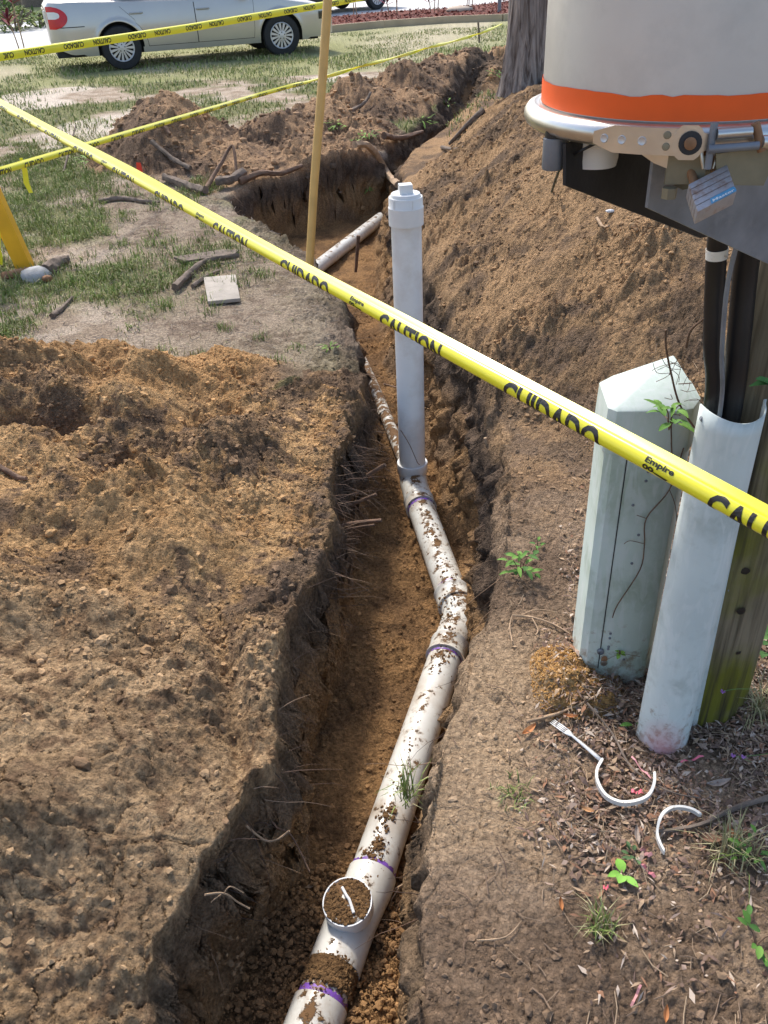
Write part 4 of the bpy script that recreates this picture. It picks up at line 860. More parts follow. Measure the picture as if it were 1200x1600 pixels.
local(MB().lathe([(.0085,0),(.0085,.006),(.006,.0075),(.006,.004),(.0001,.004)],onface(-.048,.128),qf,18),'lock_barrel',M_galv,pd)
local(MB().lathe([(.0085,0),(.008,.002),(.0001,.0026)],onface(-.036,.088,.002),qf,18),'steel_washer',M_steel2,pd)
local(MB().add([onface(-.036+.010*math.cos(t_)*.8,.100+.012*math.sin(t_),.0012) for t_ in [2*math.pi*i/14 for i in range(14)]],[tuple(range(14))]),'rust_tab',M_rust,pd,smooth=False)

# ------------------------------------------------------------------ cable closure on its bracket
bc=Vector((.345,1.0,0)); RB=.15; ZB=1.452
can=thing('cable_closure','big silver metal cable closure drum with an orange band at the upper right','cable closure',(bc.x,bc.y,1.42))
local(MB().lathe([(RB,ZB-.01),(RB,ZB+.05),(RB+.0006,ZB+.3),(RB,ZB+.55),(RB-.02,ZB+.60),(.0001,ZB+.63)],bc,n=96),'drum',M_steel,can)
mb=MB(); nn=96; vs=[]; 
for k in range(nn):
    t_=2*math.pi*k/nn; top_=ZB+.0185+.0006*math.sin(t_*9)+random.uniform(-.0004,.0004)-(.0016 if k in (62,63,66) else 0)
    for r_,z_ in ((RB+.0012,ZB-.004),(RB+.0012,top_)): vs.append((bc.x+r_*math.cos(t_),bc.y+r_*math.sin(t_),z_))
mb.add(vs,[(2*k,2*((k+1)%nn),2*((k+1)%nn)+1,2*k+1) for k in range(nn)]); local(mb,'orange_band',M_orange,can)
RR=.158; prof=[(RB-.002,ZB-.004),(RB+.003,ZB-.006)]+[(RR+.0115*math.cos(a),ZB-.0165+.0115*math.sin(a)) for a in [math.radians(q_) for q_ in (110,80,50,20,-10,-40,-70,-100)]]+[(RB-.002,ZB-.028),(RB-.01,ZB-.031),(.0001,ZB-.031)]
local(MB().lathe(prof,bc,n=96),'clamp_ring',M_steel2,can)
def arcstrip(r0,a0,a1,z0,z1,th=.002,n=14,endtaper=False):
    mb=MB(); vs=[]
    for i in range(n+1):
        t_=R(a0+(a1-a0)*i/n); k=1
        if endtaper: k=min(1,.45+3*min(i,n-i)/n)
        zc=(z0+z1)/2; hz=(z1-z0)/2*k
        for r_ in (r0,r0+th):
            for z_ in (zc-hz,zc+hz): vs.append((bc.x+r_*math.cos(t_),bc.y+r_*math.sin(t_),z_))
    fs=[]
    for i in range(n):
        a=4*i;b=4*i+4; fs+=[(a,b,b+1,a+1),(a+2,a+3,b+3,b+2),(a+1,b+1,b+3,a+3),(a,a+2,b+2,b)]
    fs+=[(0,1,3,2),(4*n,4*n+2,4*n+3,4*n+1)]; return mb.add(vs,fs)
local(arcstrip(RR+.0118,224,262,ZB-.030,ZB-.006,.0018,16,True),'latch_strap',M_steel2,can)
for a_ in (228,234,240.5): 
    t_=R(a_); nrm=Vector((math.cos(t_),math.sin(t_),0)); local(MB().lathe([(.0042,0),(.0036,.0012),(.0024,.0006),(.0001,.0006)],bc+nrm*(RR+.0136)+Vector((0,0,ZB-.018)),nrm.to_track_quat('Z','Y').to_matrix(),16),'rivet',M_steel,can)
for a_,dz in ((248,-.012),(248,-.022)):
    t_=R(a_); nrm=Vector((math.cos(t_),math.sin(t_),0)); local(MB().lathe([(.0036,0),(.003,.0012),(.0001,.0014)],bc+nrm*(RR+.0136)+Vector((0,0,ZB+dz)),nrm.to_track_quat('Z','Y').to_matrix(),16),'rivet',M_brass,can)
local(arcstrip(RR+.0138,250,259,ZB-.033,ZB-.003,.002,8,True),'latch_eye',M_steel2,can)
t_=R(255); nrm=Vector((math.cos(t_),math.sin(t_),0)); qn=nrm.to_track_quat('Z','Y').to_matrix()
local(MB().lathe([(.010,0),(.010,.001),(.0105,.0014)],bc+nrm*(RR+.0158)+Vector((0,0,ZB-.018)),qn,20,cap=True),'latch_hole',M_dark,can)
local(MB().lathe([(.0055,0),(.0055,.004),(.004,.005),(.0001,.005)],bc+nrm*(RR+.0168)+Vector((0,0,ZB-.018)),qn,16),'latch_pin',M_rust,can)
# toggle bars to the right of the eye
def bar(p,q_,r_,m,name,n=12): local(MB().tube([p,(p+q_)/2,q_],r_,n),name,m,can)
def rp(a,r_,z_): t_=R(a); return bc+Vector((r_*math.cos(t_),r_*math.sin(t_),z_))
bar(rp(262,RR+.020,ZB-.010),rp(272,RR+.020,ZB-.009),.0050,M_steel2,'toggle_sleeve')
bar(rp(260,RR+.024,ZB-.022),rp(274,RR+.026,ZB-.020),.0038,M_galv,'toggle_bar')
bar(rp(275,RR+.022,ZB-.018),rp(283,RR+.020,ZB-.020),.0060,M_steel2,'toggle_bolt')
bar(rp(283.5,RR+.019,ZB-.019),rp(300,RR+.012,ZB-.022),.0072,M_brass,'threaded_rod')
bar(rp(261,RR+.018,ZB+.000),rp(261,RR+.020,ZB-.040),.0034,M_galv,'hinge_post')
bar(rp(273,RR+.018,ZB-.002),rp(276,RR+.022,ZB-.026),.0040,M_rust,'toggle_link')
# bracket ears under the ring
local(MB().prism([rp(249,RR-.004,ZB-.033),rp(262,RR+.0,ZB-.033),rp(262,RR+.0,ZB-.058),rp(249,RR-.004,ZB-.060)],Vector((0,.003,0))),'bracket_ear',M_brass,can,smooth=False)
local(MB().prism([rp(264,RR+.006,ZB-.030),rp(287,RR+.004,ZB-.026),rp(283,RR+.004,ZB-.062),rp(266,RR+.006,ZB-.058)],Vector((0,.003,0))),'bracket_ear',M_brass,can,smooth=False)
local(MB().prism([rp(238,RR-.006,ZB-.032),rp(250,RR-.004,ZB-.032),rp(250,RR-.004,ZB-.046),rp(244,RR-.006,ZB-.041)],Vector((0,.004,0))),'bracket_strip',M_steel2,can,smooth=False)
p=rp(251,RR-.002,ZB-.072); local(MB().lathe([(.0075,0),(.0075,.010),(.003,.011),(.0001,.011)],p,n=6),'bolt',M_brass,can,smooth=False)
# what hangs beneath the drum
p=Vector((.245,.965,0)); local(MB().lathe([(.0265,1.432),(.0265,1.418),(.0275,1.417),(.0275,1.412),(.026,1.411),(.026,1.398),(.0245,1.390),(.0001,1.390)],p,n=36),'white_cap',M_white,can)
p=Vector((.197,.945,0)); local(MB().lathe([(.008,1.44),(.008,1.424),(.0115,1.423),(.0115,1.395),(.0105,1.392),(.0001,1.392)],p,n=24),'breather_plug',M_galv,can); local(MB().lathe([(.010,1.437),(.010,1.4235)],p,n=24),'rubber_collar',M_black,can)
p=Vector((.222,.985,0)); local(MB().lathe([(.006,1.44),(.006,1.385),(.0001,1.385)],p,n=16),'hanging_stud',M_black,can)
mk_=MB(); tt_=R(215); 
for z0_,z1_ in ((ZB+.114,ZB+.165),): 
    p0=onplane(898,33,bc+Vector((-.12,-.09,0)),(-.8,-.6,0)); 
    an=math.atan2(p0.y-bc.y,p0.x-bc.x); mk_=arcstrip(RB+.0008,math.degrees(an)-.5,math.degrees(an)+.5,ZB+.112,ZB+.17,.0006,3)
local(mk_,'marker_stroke',M_ink,can,smooth=False)
# bracket arms
br=thing('pole_bracket','dark steel two-armed bracket holding the closure drum off the pole','bracket',(PC.x,PC.y-.1,1.3))
def arm(tip,dirv,lowpx,m,name,th=.004,ztop=1.4205,L=.66,lip=True):
    d_=Vector(dirv).normalized(); n_=Vector((d_.y,-d_.x,0)); tip=Vector(tip); low=[onplane(u_,v_,tip,n_) for u_,v_ in lowpx]
    poly=[Vector((tip.x,tip.y,ztop))]+low; sl=(low[-1].z-low[0].z)/max(.01,(low[-1].xy-low[0].xy).length)
    e=Vector((tip.x,tip.y,0))+d_*L; rem=(e.xy-low[-1].xy).length; poly+= [Vector((e.x,e.y,low[-1].z+sl*min(rem,.12))),Vector((e.x,e.y,ztop))]
    mb=MB().prism(poly,n_*-th); local(mb,name,m,br,smooth=False)
    if lip: local(MB().prism([poly[0],poly[-1],poly[-1]-n_*.04,poly[0]-n_*.04],Vector((0,0,-.004))),name+'_flange',m,br,smooth=False)
arm((.205,.925,1.40),(.47,.40,0),[(884,290),(1095,372)],M_dark,'far_arm',L=.70,lip=False)
arm((.285,.885,1.40),(.40,.22,0),[(1012,325),(1200,412)],M_galv,'near_arm',L=.50)
local(MB().prism([ondepth(1062,278,.86),ondepth(1200,243,.88),ondepth(1200,262,.88),ondepth(1067,297,.86),ondepth(1054,290,.86)],Vector((0,.004,0))),'flat_strap',M_brass,br,smooth=False)
# padlock
K=.80; lk=thing('padlock','small weathered laminated padlock with a blue printed edge hanging from the latch','padlock',ondepth(1115,290,K))
c00=ondepth(1076,288,K); c10=ondepth(1136,257,K); c11=ondepth(1156,303,K-.012); c01=ondepth(1090,331,K-.012)
ex=(c10-c00); ey=(c01-c00); nz_=ex.cross(ey).normalized(); 
if nz_.y>0: nz_=-nz_
exn,eyn=ex.normalized(),ey.normalized(); W_,H_=ex.length,ey.length; thk=.018
nl=5
for i in range(nl):
    a=i/nl*H_; b=(i+.9)/nl*H_; p=c00+eyn*a
    if i==nl-1: b=H_
    poly=[c00+eyn*a+exn*.0008*i*0,c00+exn*W_+eyn*a,c00+exn*W_+eyn*b,c00+eyn*b]; local(MB().prism(poly,-nz_*thk),'steel_plate',M_lock,lk,bevel=.0006,smooth=True)
local(MB().prism([c00+eyn*.002+exn*.001-nz_*.001,c00+exn*(W_-.001)+eyn*.002-nz_*.001,c00+exn*(W_-.001)+eyn*(H_-.001)-nz_*.001,c00+eyn*(H_-.001)+exn*.001-nz_*.001],-nz_*(thk-.002)),'lock_core',M_rust,lk,smooth=False)
local(MB().add([c00+exn*W_*a+eyn*H_*b+nz_*.0006 for a,b in ((.36,.80),(.97,.80),(1.0,.88),(1.0,.985),(.36,.985))],[(0,1,2,3,4)]),'blue_label',M_blue,lk,smooth=False)
V_,F_=glyphs('Master',1.0,.02); xs=[v[0] for v in V_]; mt=MB(); mt.add([c00+exn*W_*(.40+.56*(vx-min(xs))/(max(xs)-min(xs)))+eyn*H_*(.955-.12*vy)+nz_*.0011 for vx,vy in V_],F_); local(mt,'label_letters',M_white,lk,smooth=False)
sp_=[c00+exn*W_*.22+eyn*.002-nz_*thk*.5]; 
for i in range(11):
    a=math.pi*i/10; sp_.append(c00+exn*W_*(.5-.28*math.cos(a))-eyn*(.018+.016*math.sin(a))-nz_*thk*.5)
sp_.append(c00+exn*W_*.78+eyn*.002-nz_*thk*.5); local(MB().tube(sp_,.0042,12),'shackle',M_rust,lk)
hp=ondepth(1108,238,K)
for sgn in (-1,1):
    local(MB().tube([hp+Vector((sgn*.010,.004,.014)),hp+Vector((sgn*.008,-.002,0)),hp+Vector((sgn*.005,-.004,-.014))],[.001,.0022,.001],8),'hasp_prong',M_steel2,can)
# cable from the cap
tube_thing('black_wire','thin black wire drooping from under the drum down to the left','wire',spl([ondepth(950,215,.86),ondepth(900,240,.88),ondepth(876,262,.95),ondepth(862,300,1.1)],5),.0016,M_black,6)

# ------------------------------------------------------------------ roots, sticks, boards
def stick(label,pxs,rad,m=M_bark,name='branch',cat='branch',lift=.012,n=9,fork=None,zs_=None,taper=True,jit=.22):
    pts=[]
    for i,(u_,v_) in enumerate(pxs):
        p=hit(u_,v_); pts.append(p+Vector((0,0,lift if not hasattr(lift,'__len__') else lift[i])))
    pts=spl(pts,5); k=len(pts); r_=[rad*(1-.45*i/(k-1) if taper else 1) for i in range(k)]
    mb=MB().tube(pts,r_,n,jit=jit)
    for f_ in (fork or []):
        fp=[hit(u_,v_)+Vector((0,0,l_)) for u_,v_,l_ in f_]; mb.tube(spl(fp,4),rad*.5,6,jit=jit)
    o=mb.build(name,m); center(o); tag(o,label,cat); return o
stick('thick bent bare branch lying behind the square board',[(275,458),(300,432),(325,415),(375,407)],.023,lift=.03)
stick('thinner straight stick against the bent branch beside the square board',[(302,452),(322,436),(343,425)],.014)
stick('long cut log lying at the foot of the first soil heap',[(258,285),(290,296),(322,308)],.028,lift=.04,taper=False)
stick('bare pole leaning down the face of the first soil heap',[(238,232),(270,255),(299,272)],.020,lift=.05,taper=False)
stick('stout broken root lying on the pit edge, pale at its broken end',[(340,296),(362,292),(381,275)],.034,lift=.06,taper=False)
stick('dark crooked root arching over the stout broken root',[(322,300),(346,278),(367,258),(370,275)],.018,lift=(.02,.08,.14,.05),m=M_root,name='root',cat='root')
stick('long black root along the edge of the far pit',[(375,290),(410,284),(440,280),(473,270)],.028,lift=(.03,.05,.04,.05),m=M_root,name='root',cat='root')
stick('thin dark stick standing up in the lawn under the crossing tapes',[(100,270),(128,240)],.010,lift=(.01,.25))
stick('flat weathered strip of wood lying in the grass behind the bent branch',[(155,318),(190,314),(225,318),(250,320)],.022,lift=.015)
stick('small grey stick in the grass left of the square board',[(82,498),(98,485),(114,468)],.015)
stick('dark rusty bar lying in the grass beside the yellow post',[(5,437),(40,428),(52,424)],.030,m=M_rust,name='metal_bar',cat='bar')
stick('grey rotten log lying right of the yellow post',[(72,432),(92,418),(110,413)],.045,lift=.03)
stick('low weathered branch half buried beneath the near tape',[(290,328),(310,334),(335,345)],.022)
stick('thick pale root ending in a split tip across the far trench',[(555,238),(580,252),(605,276),(622,292)],.030,lift=(.05,.12,.06,.04),m=M_rootp,name='root',cat='root',taper=False)
stick('reddish torn root jutting out where the far trench narrows',[(600,228),(625,230),(660,222)],.032,lift=(.10,.08,.08),m=M_root,name='root',cat='root')
stick('dark branch lying down the upper slope of the right bank',[(755,182),(728,205),(702,230)],.026,lift=.03)
stick('thin stick lying across the right bank near the dark branch',[(690,232),(712,232),(725,234)],.014)
stick('pale twig lying on the sandy slope under the bracket',[(933,340),(942,358),(950,372)],.008,m=M_rootp,name='twig',cat='twig')
stick('short root stub sticking up from the second soil heap',[(548,178),(570,172),(580,160)],.022,lift=(.02,.06,.1))
stick('dark forked root by the top of the first soil heap',[(252,205),(262,215),(268,225)],.025,lift=.06,m=M_root,name='root',cat='root')
stick('curved brown root end poking from the near left mound at the photo edge',[(-15,715),(10,728),(28,742),(42,750)],.011,m=M_root,name='root',cat='root')
stick('grey-brown fallen branch crossing the broken white ring',[(1215,1252),(1150,1268),(1090,1298),(1020,1308)],.0065,lift=.014,n=8)
stick('long thin grey twig running past the curled white ring',[(915,1115),(955,1160),(985,1210),(1040,1248),(1090,1258)],.0028,lift=.02,n=6)
stick('bleached stick lying in front of the sand heap',[(822,1135),(880,1118),(938,1103)],.0045,lift=.012,m=M_rootp,n=7,name='twig',cat='twig')
stick('thin pale forked twig at the lower trench rim',[(745,1475),(790,1470),(815,1440)],.0018,lift=.008,m=M_rootp,n=5,name='twig',cat='twig')
stick('pale branching root lying on the ground above the fork',[(800,968),(830,972),(860,980),(890,998)],.0038,lift=.012,m=M_rootp,name='root',cat='root',n=7,fork=[[(800,968,.01),(796,985,.01),(800,1008,.008)],[(830,972,.012),(840,990,.012),(836,1000,.01)],[(812,970,.012),(838,962,.02),(870,962,.01)]])
def wallroot(label,pts,rad,m=M_root,fork=None):
    mb=MB().tube(spl([Vector(p) for p in pts],5),[rad*(1-.25*i/(5*(len(pts)-1))) for i in range(5*(len(pts)-1)+1)],9,jit=.10)
    for f_ in (fork or []): mb.tube(spl([Vector(p) for p in f_],4),rad*.5,6,jit=.1)
    o=mb.build('root',m); center(o); tag(o,label,'root')
def wp(u_,v_,y_): return onplane(u_,v_,(0,y_,0),(0,1,0))
wallroot('upper of the three cut reddish roots jutting from the left trench wall',[wp(520,768,2.86),wp(558,752,2.86),wp(602,726,2.84)],.0105)
wallroot('middle cut reddish root jutting from the left trench wall, below the riser hub',[wp(515,800,2.72),wp(545,790,2.70),wp(588,772,2.68)],.0085)
wallroot('lowest cut root jutting from the left trench wall, split in two',[wp(510,830,2.55),wp(550,818,2.54),wp(596,813,2.52)],.0095,fork=[[wp(512,845,2.5),wp(540,828,2.52),wp(585,820,2.5)]])
wallroot('pale broken root stub in the right trench wall beside the riser hub',[wp(815,745,2.88),wp(782,742,2.86),wp(750,742,2.83)],.013,M_rootp,fork=[[wp(782,742,2.86),wp(768,715,2.87),wp(758,684,2.88)]])
wallroot('long thin root slanting out of the right trench wall under the tape',[wp(725,645,3.3),wp(760,660,3.25),wp(800,690,3.2)],.006)
wallroot('thin root crossing the gap between the fine pipe and the riser',[wp(600,600,3.9),wp(620,605,3.7),wp(640,606,3.5)],.004)
wallroot('dark vertical root in front of the short far pipe',[wp(560,368,6.0),wp(558,395,6.0),wp(556,425,6.0)],.014)
wallroot('bare root lying over the trench edge beside the tee fitting',[wp(590,1400,1.25),wp(625,1385,1.24),wp(668,1357,1.22)],.0035,M_rootp,fork=[[wp(625,1385,1.24),wp(612,1405,1.22),wp(607,1420,1.2)]])
wallroot('long black root trailing down the lower left trench wall',[wp(372,1178,1.42),wp(405,1245,1.33),wp(430,1290,1.27),wp(455,1305,1.28),wp(484,1362,1.2)],.0026,M_root)
wallroot('pale forked root at the lower left trench wall',[wp(385,1290,1.2),wp(412,1312,1.2),wp(432,1312,1.2),wp(452,1298,1.2)],.0028,M_rootp)
wallroot('spray of fine roots at the bottom of the left trench wall',[wp(320,1398,1.0),wp(350,1396,1.02),wp(372,1410,1.03),wp(390,1420,1.03)],.0022,M_rootp,fork=[[wp(350,1396,1.02),wp(360,1385,1.02),wp(380,1395,1.03)],[wp(345,1398,1.02),wp(335,1405,1.0),wp(330,1410,1.0)]])
wallroot('thin roots drooping over the bend in the pipe',[wp(712,1010,2.05),wp(725,1030,2.02),wp(735,1060,1.95)],.0028,M_rootp,fork=[[wp(712,1010,2.05),wp(716,1040,2.0),wp(728,1065,1.95)]])
wallroot('thin black root lying against the white riser',[wp(626,672,3.12),wp(640,695,3.10),wp(652,722,3.10),wp(656,726,3.10)],.0018,M_root)
wallroot('thin dark twig crossing the trench wall below the plant leaves',[wp(750,825,2.4),wp(790,800,2.4),wp(835,776,2.4)],.002,M_root)
# boards and rocks
def slab(name,label,cat,pxs,th,m,lift=.02):
    pts=[hit(*q_) for q_ in pxs]; z_=sum(p.z for p in pts)/len(pts)+lift; poly=[Vector((p.x,p.y,z_+random.uniform(-.003,.003))) for p in pts]
    mb=MB().prism([p-Vector((0,0,th)) for p in poly],Vector((0,0,th))); o=mb.build(name,m,bevel=.003); center(o); tag(o,label,cat)
M_board=mat('grey_board',(.36,.32,.27),.9,var=.15,scale=14,bump=.002,bscale=60,var2=((.26,.17,.09),3,.56,.7))
slab('board','small square weathered board lying on bare ground left of the tape','board',[(319,440),(369,435),(376,473),(326,479)],.02,M_board,.025)
slab('plank','long thin dark plank behind the bent branch','plank',[(272,408),(348,398),(374,397),(368,404),(290,415)],.015,M_bark,.03)
def rock(name,label,cat,p,s_,m,flat=.6):
    bv,bf=ICO[1]; V=bv*np.array([s_[0],s_[1],s_[2]])*(1+.16*perlin(bv[:,0]*1.7+p.x,bv[:,1]*1.7,bv[:,2]*1.7)[:,None]+.07*perlin(bv[:,0]*5,bv[:,1]*5+p.y,bv[:,2]*5)[:,None])
    o=fastmesh(name,V,bf,m,smooth=True); o.location=p; tag(o,label,cat)
M_rock=mat('pale_rock',(.36,.36,.35),.9,var=.25,scale=20,bump=.006,bscale=25)
rock('rock','lump of pale grey concrete in the grass at the foot of the yellow post','rock',hit(57,436)+Vector((0,0,.02)),(.085,.10,.055),M_rock)
rock('rock','brown dirt-covered stone on the left lawn edge by the bar','rock',hit(75,440)+Vector((0,0,.02)),(.03,.03,.02),M_rust)
rock('paper_scrap','tiny white scrap of paper on the bank under the bracket','scrap',hit(953,331)+Vector((0,0,.012)),(.020,.012,.008),M_white)
rock('rock','pale stone lying in the red mulch bed near the tree','rock',hit(718,21)+Vector((0,0,.08)),(.35,.3,.10),mat('mulch_rock',(.45,.36,.28),.9,var=.2,scale=5))
# marker flags and pink scraps
o=MB().add([Vector(p) for p in ((0,0,0),(.05,.004,.0),(.045,.004,.075),(.01,0,.08))],[(0,1,2,3)]).build('marker_flag',mat('flag',(.85,.06,.03),.5,var=.05),smooth=False); o.location=hit(215,275)+Vector((0,0,.03)); tag(o,'tiny red marker flag at the foot of the first soil heap','flag')
def scrap(label,a,b,w_,m,name='pink_strip',cat='tape scrap'):
    p,q_=hit(*a),hit(*b); d_=(q_-p); s_=Vector((-d_.y,d_.x,0)).normalized()*w_; mb=MB(); vs=[]
    for i in range(6):
        t_=i/5; c_=p+d_*t_+Vector((0,0,.009+.004*math.sin(t_*9))); vs+=[c_-s_*(.6+.4*math.sin(t_*7)**2),c_+s_+Vector((0,0,.003*math.cos(t_*8)))]
    mb.add(vs,[(2*i,2*i+1,2*i+3,2*i+2) for i in range(5)]); o=mb.build(name,m); center(o); tag(o,label,cat)
scrap('thin pink painted stick lying in front of the cable guard',(1062,1197),(1098,1187),.0025,M_pink,'painted_twig','twig')
scrap('bright pink leaf inside the curled white ring',(985,1243),(1003,1246),.005,M_pink,'pink_leaf','leaf')
scrap('faded pink leaf between the two white rings',(1000,1354),(1022,1376),.004,mat('pinkish',(.45,.15,.17),.7),'pink_leaf','leaf')
scrap('crumpled pink-sprayed leaves above the fallen branch',(1000,1330),(1015,1345),.007,mat('pinkish_brown',(.42,.20,.20),.7),'pink_leaf','leaf')
scrap('small coral scrap on the bare soil below the green sprout',(942,1390),(950,1393),.004,M_pink,'pink_scrap','scrap')
scrap('pink painted straw at the bottom of the photo right of the trench',(985,1578),(1000,1545),.0025,mat('pinkish3',(.55,.25,.24),.7),'painted_twig','twig')
scrap('pink dusted grass stems just above the curled ring',(985,1190),(1015,1225),.002,mat('pinkish4',(.62,.28,.30),.7),'painted_twig','twig')
# larger dry leaves, each its own thing
def leaf(label,u_,v_,L_,W_,ang,m,name='dry_leaf',cat='leaf'):
    p=hit(u_,v_); mb=MB(); vs=[]; n=8; d_=Vector((math.cos(ang),math.sin(ang),0)); s_=Vector((-d_.y,d_.x,0))
    for i in range(n+1):
        t_=i/n; w_=W_*math.sin(math.pi*min(.98,max(.02,t_)))**.8; c_=d_*(t_-.5)*L_+Vector((0,0,.004+.012*L_/.05*(t_-.4)**2*2)); vs+=[c_-s_*w_*.5+Vector((0,0,.003)),c_,c_+s_*w_*.5+Vector((0,0,.0045))]
    fs=[]
    for i in range(n): fs+=[(3*i,3*i+1,3*i+4,3*i+3),(3*i+1,3*i+2,3*i+5,3*i+4)]
    mb.add(vs,fs); o=mb.build(name,m); o.location=p+Vector((0,0,.006)); tag(o,label,cat)
M_lf2=mat('brown_leaf',(.26,.14,.08),.8,var=.25,scale=40); M_lf3=mat('grey_leaf',(.33,.26,.21),.8,var=.2,scale=40)
leaf('orange-brown leaf lying left of the plastic fork tines',826,1148,.045,.016,.6,M_leafo)
leaf('orange leaf just behind the plastic fork tines',890,1132,.035,.010,-.3,M_leafo)
leaf('tan oval leaf on bare soil left of the curled ring',917,1272,.030,.011,-.6,mat('tan_leaf',(.50,.27,.12),.8,var=.15,scale=40))
leaf('brown leaf lying inside the curled ring at its left side',946,1229,.032,.012,.8,M_lf2)
leaf('curled brown leaf poking upright between the rings',995,1310,.045,.012,1.4,M_lf3)
leaf('large rust-coloured leaf beside the fallen branch at the right',1146,1316,.045,.020,1.8,mat('rust_leaf',(.38,.15,.05),.8,var=.2,scale=40))
leaf('long grey leaf right of the pink painted stick',1120,1232,.055,.016,.1,M_lf3)
leaf('dark brown leaf under the fallen branch',1110,1318,.050,.018,-.2,M_lf2)
leaf('single brown leaf standing in soil below the rings',876,1420,.028,.009,1.5,M_leafo)
leaf('tan leaf at the very bottom right of the trench rim',1038,1595,.030,.010,1.2,M_leafo)
leaf('pale brown leaf on the trench floor left of the tee fitting',486,1390,.032,.010,.2,M_rootp)
leaf('big dry leaf against the pedestal foot',1012,1040,.05,.012,-.1,M_lf2)
# white fork and the two cut plastic rings
fa,fb=hit(862,1133),hit(938,1198); dF=(fb-fa); LF=dF.length; dF.normalize(); sF=Vector((-dF.y,dF.x,0)); zF=Vector((0,0,1)); fk=thing('plastic_fork','white disposable plastic fork lying in the leaf litter','fork',fa)
def fpt(a,b,c): return fa+dF*(a*LF)+sF*b+zF*(.014+c)
mb=MB(); outl=[(0.30,.0085),(.36,.0075),(.42,.0035),(.60,.0042),(.85,.0052),(1.0,.0055)]
vs=[];
for a,w_ in outl: vs+=[fpt(a,-w_,.004*math.sin(a*3)),fpt(a,0,.004*math.sin(a*3)+.0022),fpt(a,w_,.004*math.sin(a*3))]
mb.add(vs,[(3*i+j,3*i+j+1,3*i+4+j,3*i+3+j) for i in range(5) for j in (0,1)]); o=local(mb,'handle',M_white,fk); o.modifiers.new('s','SOLIDIFY').thickness=.0015
for b_ in (-.0072,-.0024,.0024,.0072): 
    o=local(MB().add([fpt(a,b_+s_*.0014*(1 if a>.05 else .4),.004*math.sin(a*3)-.002*(1-a/.3)) for a in (0,.1,.2,.31) for s_ in (-1,1)],[(0,1,3,2),(2,3,5,4),(4,5,7,6)]),'tine',M_white,fk); o.modifiers.new('s','SOLIDIFY').thickness=.0015
def cring(label,pxs,w_,m,lifts):
    pts=spl([hit(u_,v_)+Vector((0,0,l_+.009)) for (u_,v_),l_ in zip(pxs,lifts)],5); n=len(pts); vs=[]
    c_=sum(pts,Vector())/n
    for i,p in enumerate(pts):
        rad=(p-c_); rad.z=0; rad.normalize(); k=1 if 0<i<n-1 else .6
        vs+=[p-rad*.0034*k+Vector((0,0,w_*.5*k)),p+rad*.0034*k+Vector((0,0,w_*.5*k)),p+rad*.003*k-Vector((0,0,w_*.5*k)),p-rad*.0015*k-Vector((0,0,w_*.5*k))]
    fs=[(4*i+j,4*i+(j+1)%4,4*i+4+(j+1)%4,4*i+4+j) for i in range(n-1) for j in range(4)]+[(3,2,1,0),(4*n-4,4*n-3,4*n-2,4*n-1)]
    o=MB().add(vs,fs).build('cut_pipe_ring',m,bevel=0,ang=35); center(o); tag(o,label,'plastic ring')
cring('larger white cut plastic ring, open at the top, lying at the fork handle end',[(940,1200),(931,1215),(932,1234),(945,1254),(968,1266),(992,1266),(1010,1257),(1018,1243),(1018,1226)],.013,M_ringp,(.016,.012,.012,.012,.012,.012,.014,.018,.022))
cring('smaller white cut plastic ring, half a circle, hooked over the fallen branch',[(1092,1285),(1078,1279),(1058,1277),(1040,1283),(1028,1296),(1024,1313),(1028,1330),(1036,1344)],.012,M_ringp,(.012,.013,.016,.022,.020,.013,.012,.012))
# ------------------------------------------------------------------ plants
def leafy(mb,p,dirv,L_,W_,col,droop=.3,n=4):
    d_=Vector(dirv).normalized(); s_=d_.cross(Vector((0,0,1))); s_=s_.normalized() if s_.length>.01 else Vector((1,0,0)); u_=s_.cross(d_); vs=[]
    for i in range(n+1):
        t_=i/n; w_=W_*.5*math.sin(math.pi*(.06+.92*t_))**.75; c_=p+d_*L_*t_-Vector((0,0,1))*droop*L_*t_*t_; vs+=[c_-s_*w_+u_*w_*.35,c_,c_+s_*w_+u_*w_*.35]
    fs=[]
    for i in range(n): fs+=[(3*i,3*i+1,3*i+4,3*i+3),(3*i+1,3*i+2,3*i+5,3*i+4)]
    mb.add(vs,fs,col)
def weed(label,p,nl,size,wd,spread=.05,h=.05,name='weed',cols=((.09,.20,.035),(.14,.27,.05),(.06,.14,.03)),flower=None):
    t=thing(name,label,'plant',p); mb=MB(); st=MB(); rr=random.Random(sum(map(ord,label)))
    for i in range(nl):
        a=rr.uniform(0,6.28); q_=p+Vector((math.cos(a)*rr.uniform(0,spread),math.sin(a)*rr.uniform(0,spread),rr.uniform(.2,1)*h)); leafy(mb,q_,(math.cos(a+rr.uniform(-.6,.6)),math.sin(a+rr.uniform(-.6,.6)),rr.uniform(-.1,.8)),size*rr.uniform(.6,1.2),wd*rr.uniform(.7,1.2),rr.choice(cols),rr.uniform(.1,.5))
        if i%3==0: st.tube([p,(p+q_)/2+Vector((0,0,.01)),q_],.0012,4,False)
    local(mb,'leaves',M_grass,t,vc=True); 
    if st.v: local(st,'stems',M_root,t)
    return t
weed('low bushy green weed on the right trench rim, midway up the photo',hit(812,905)+Vector((0,0,.005)),26,.035,.016,.045,.08)
weed('small green seedling just beyond the bushy weed',hit(838,862),7,.020,.009,.02,.04)
weed('bright green two-leaved sprout below the white rings',hit(972,1370),4,.040,.020,.006,.02,cols=((.16,.34,.05),(.20,.40,.07)))
weed('dark little weed directly above the bright sprout',hit(990,1345),10,.018,.009,.02,.025,cols=((.06,.11,.04),(.09,.15,.06)))
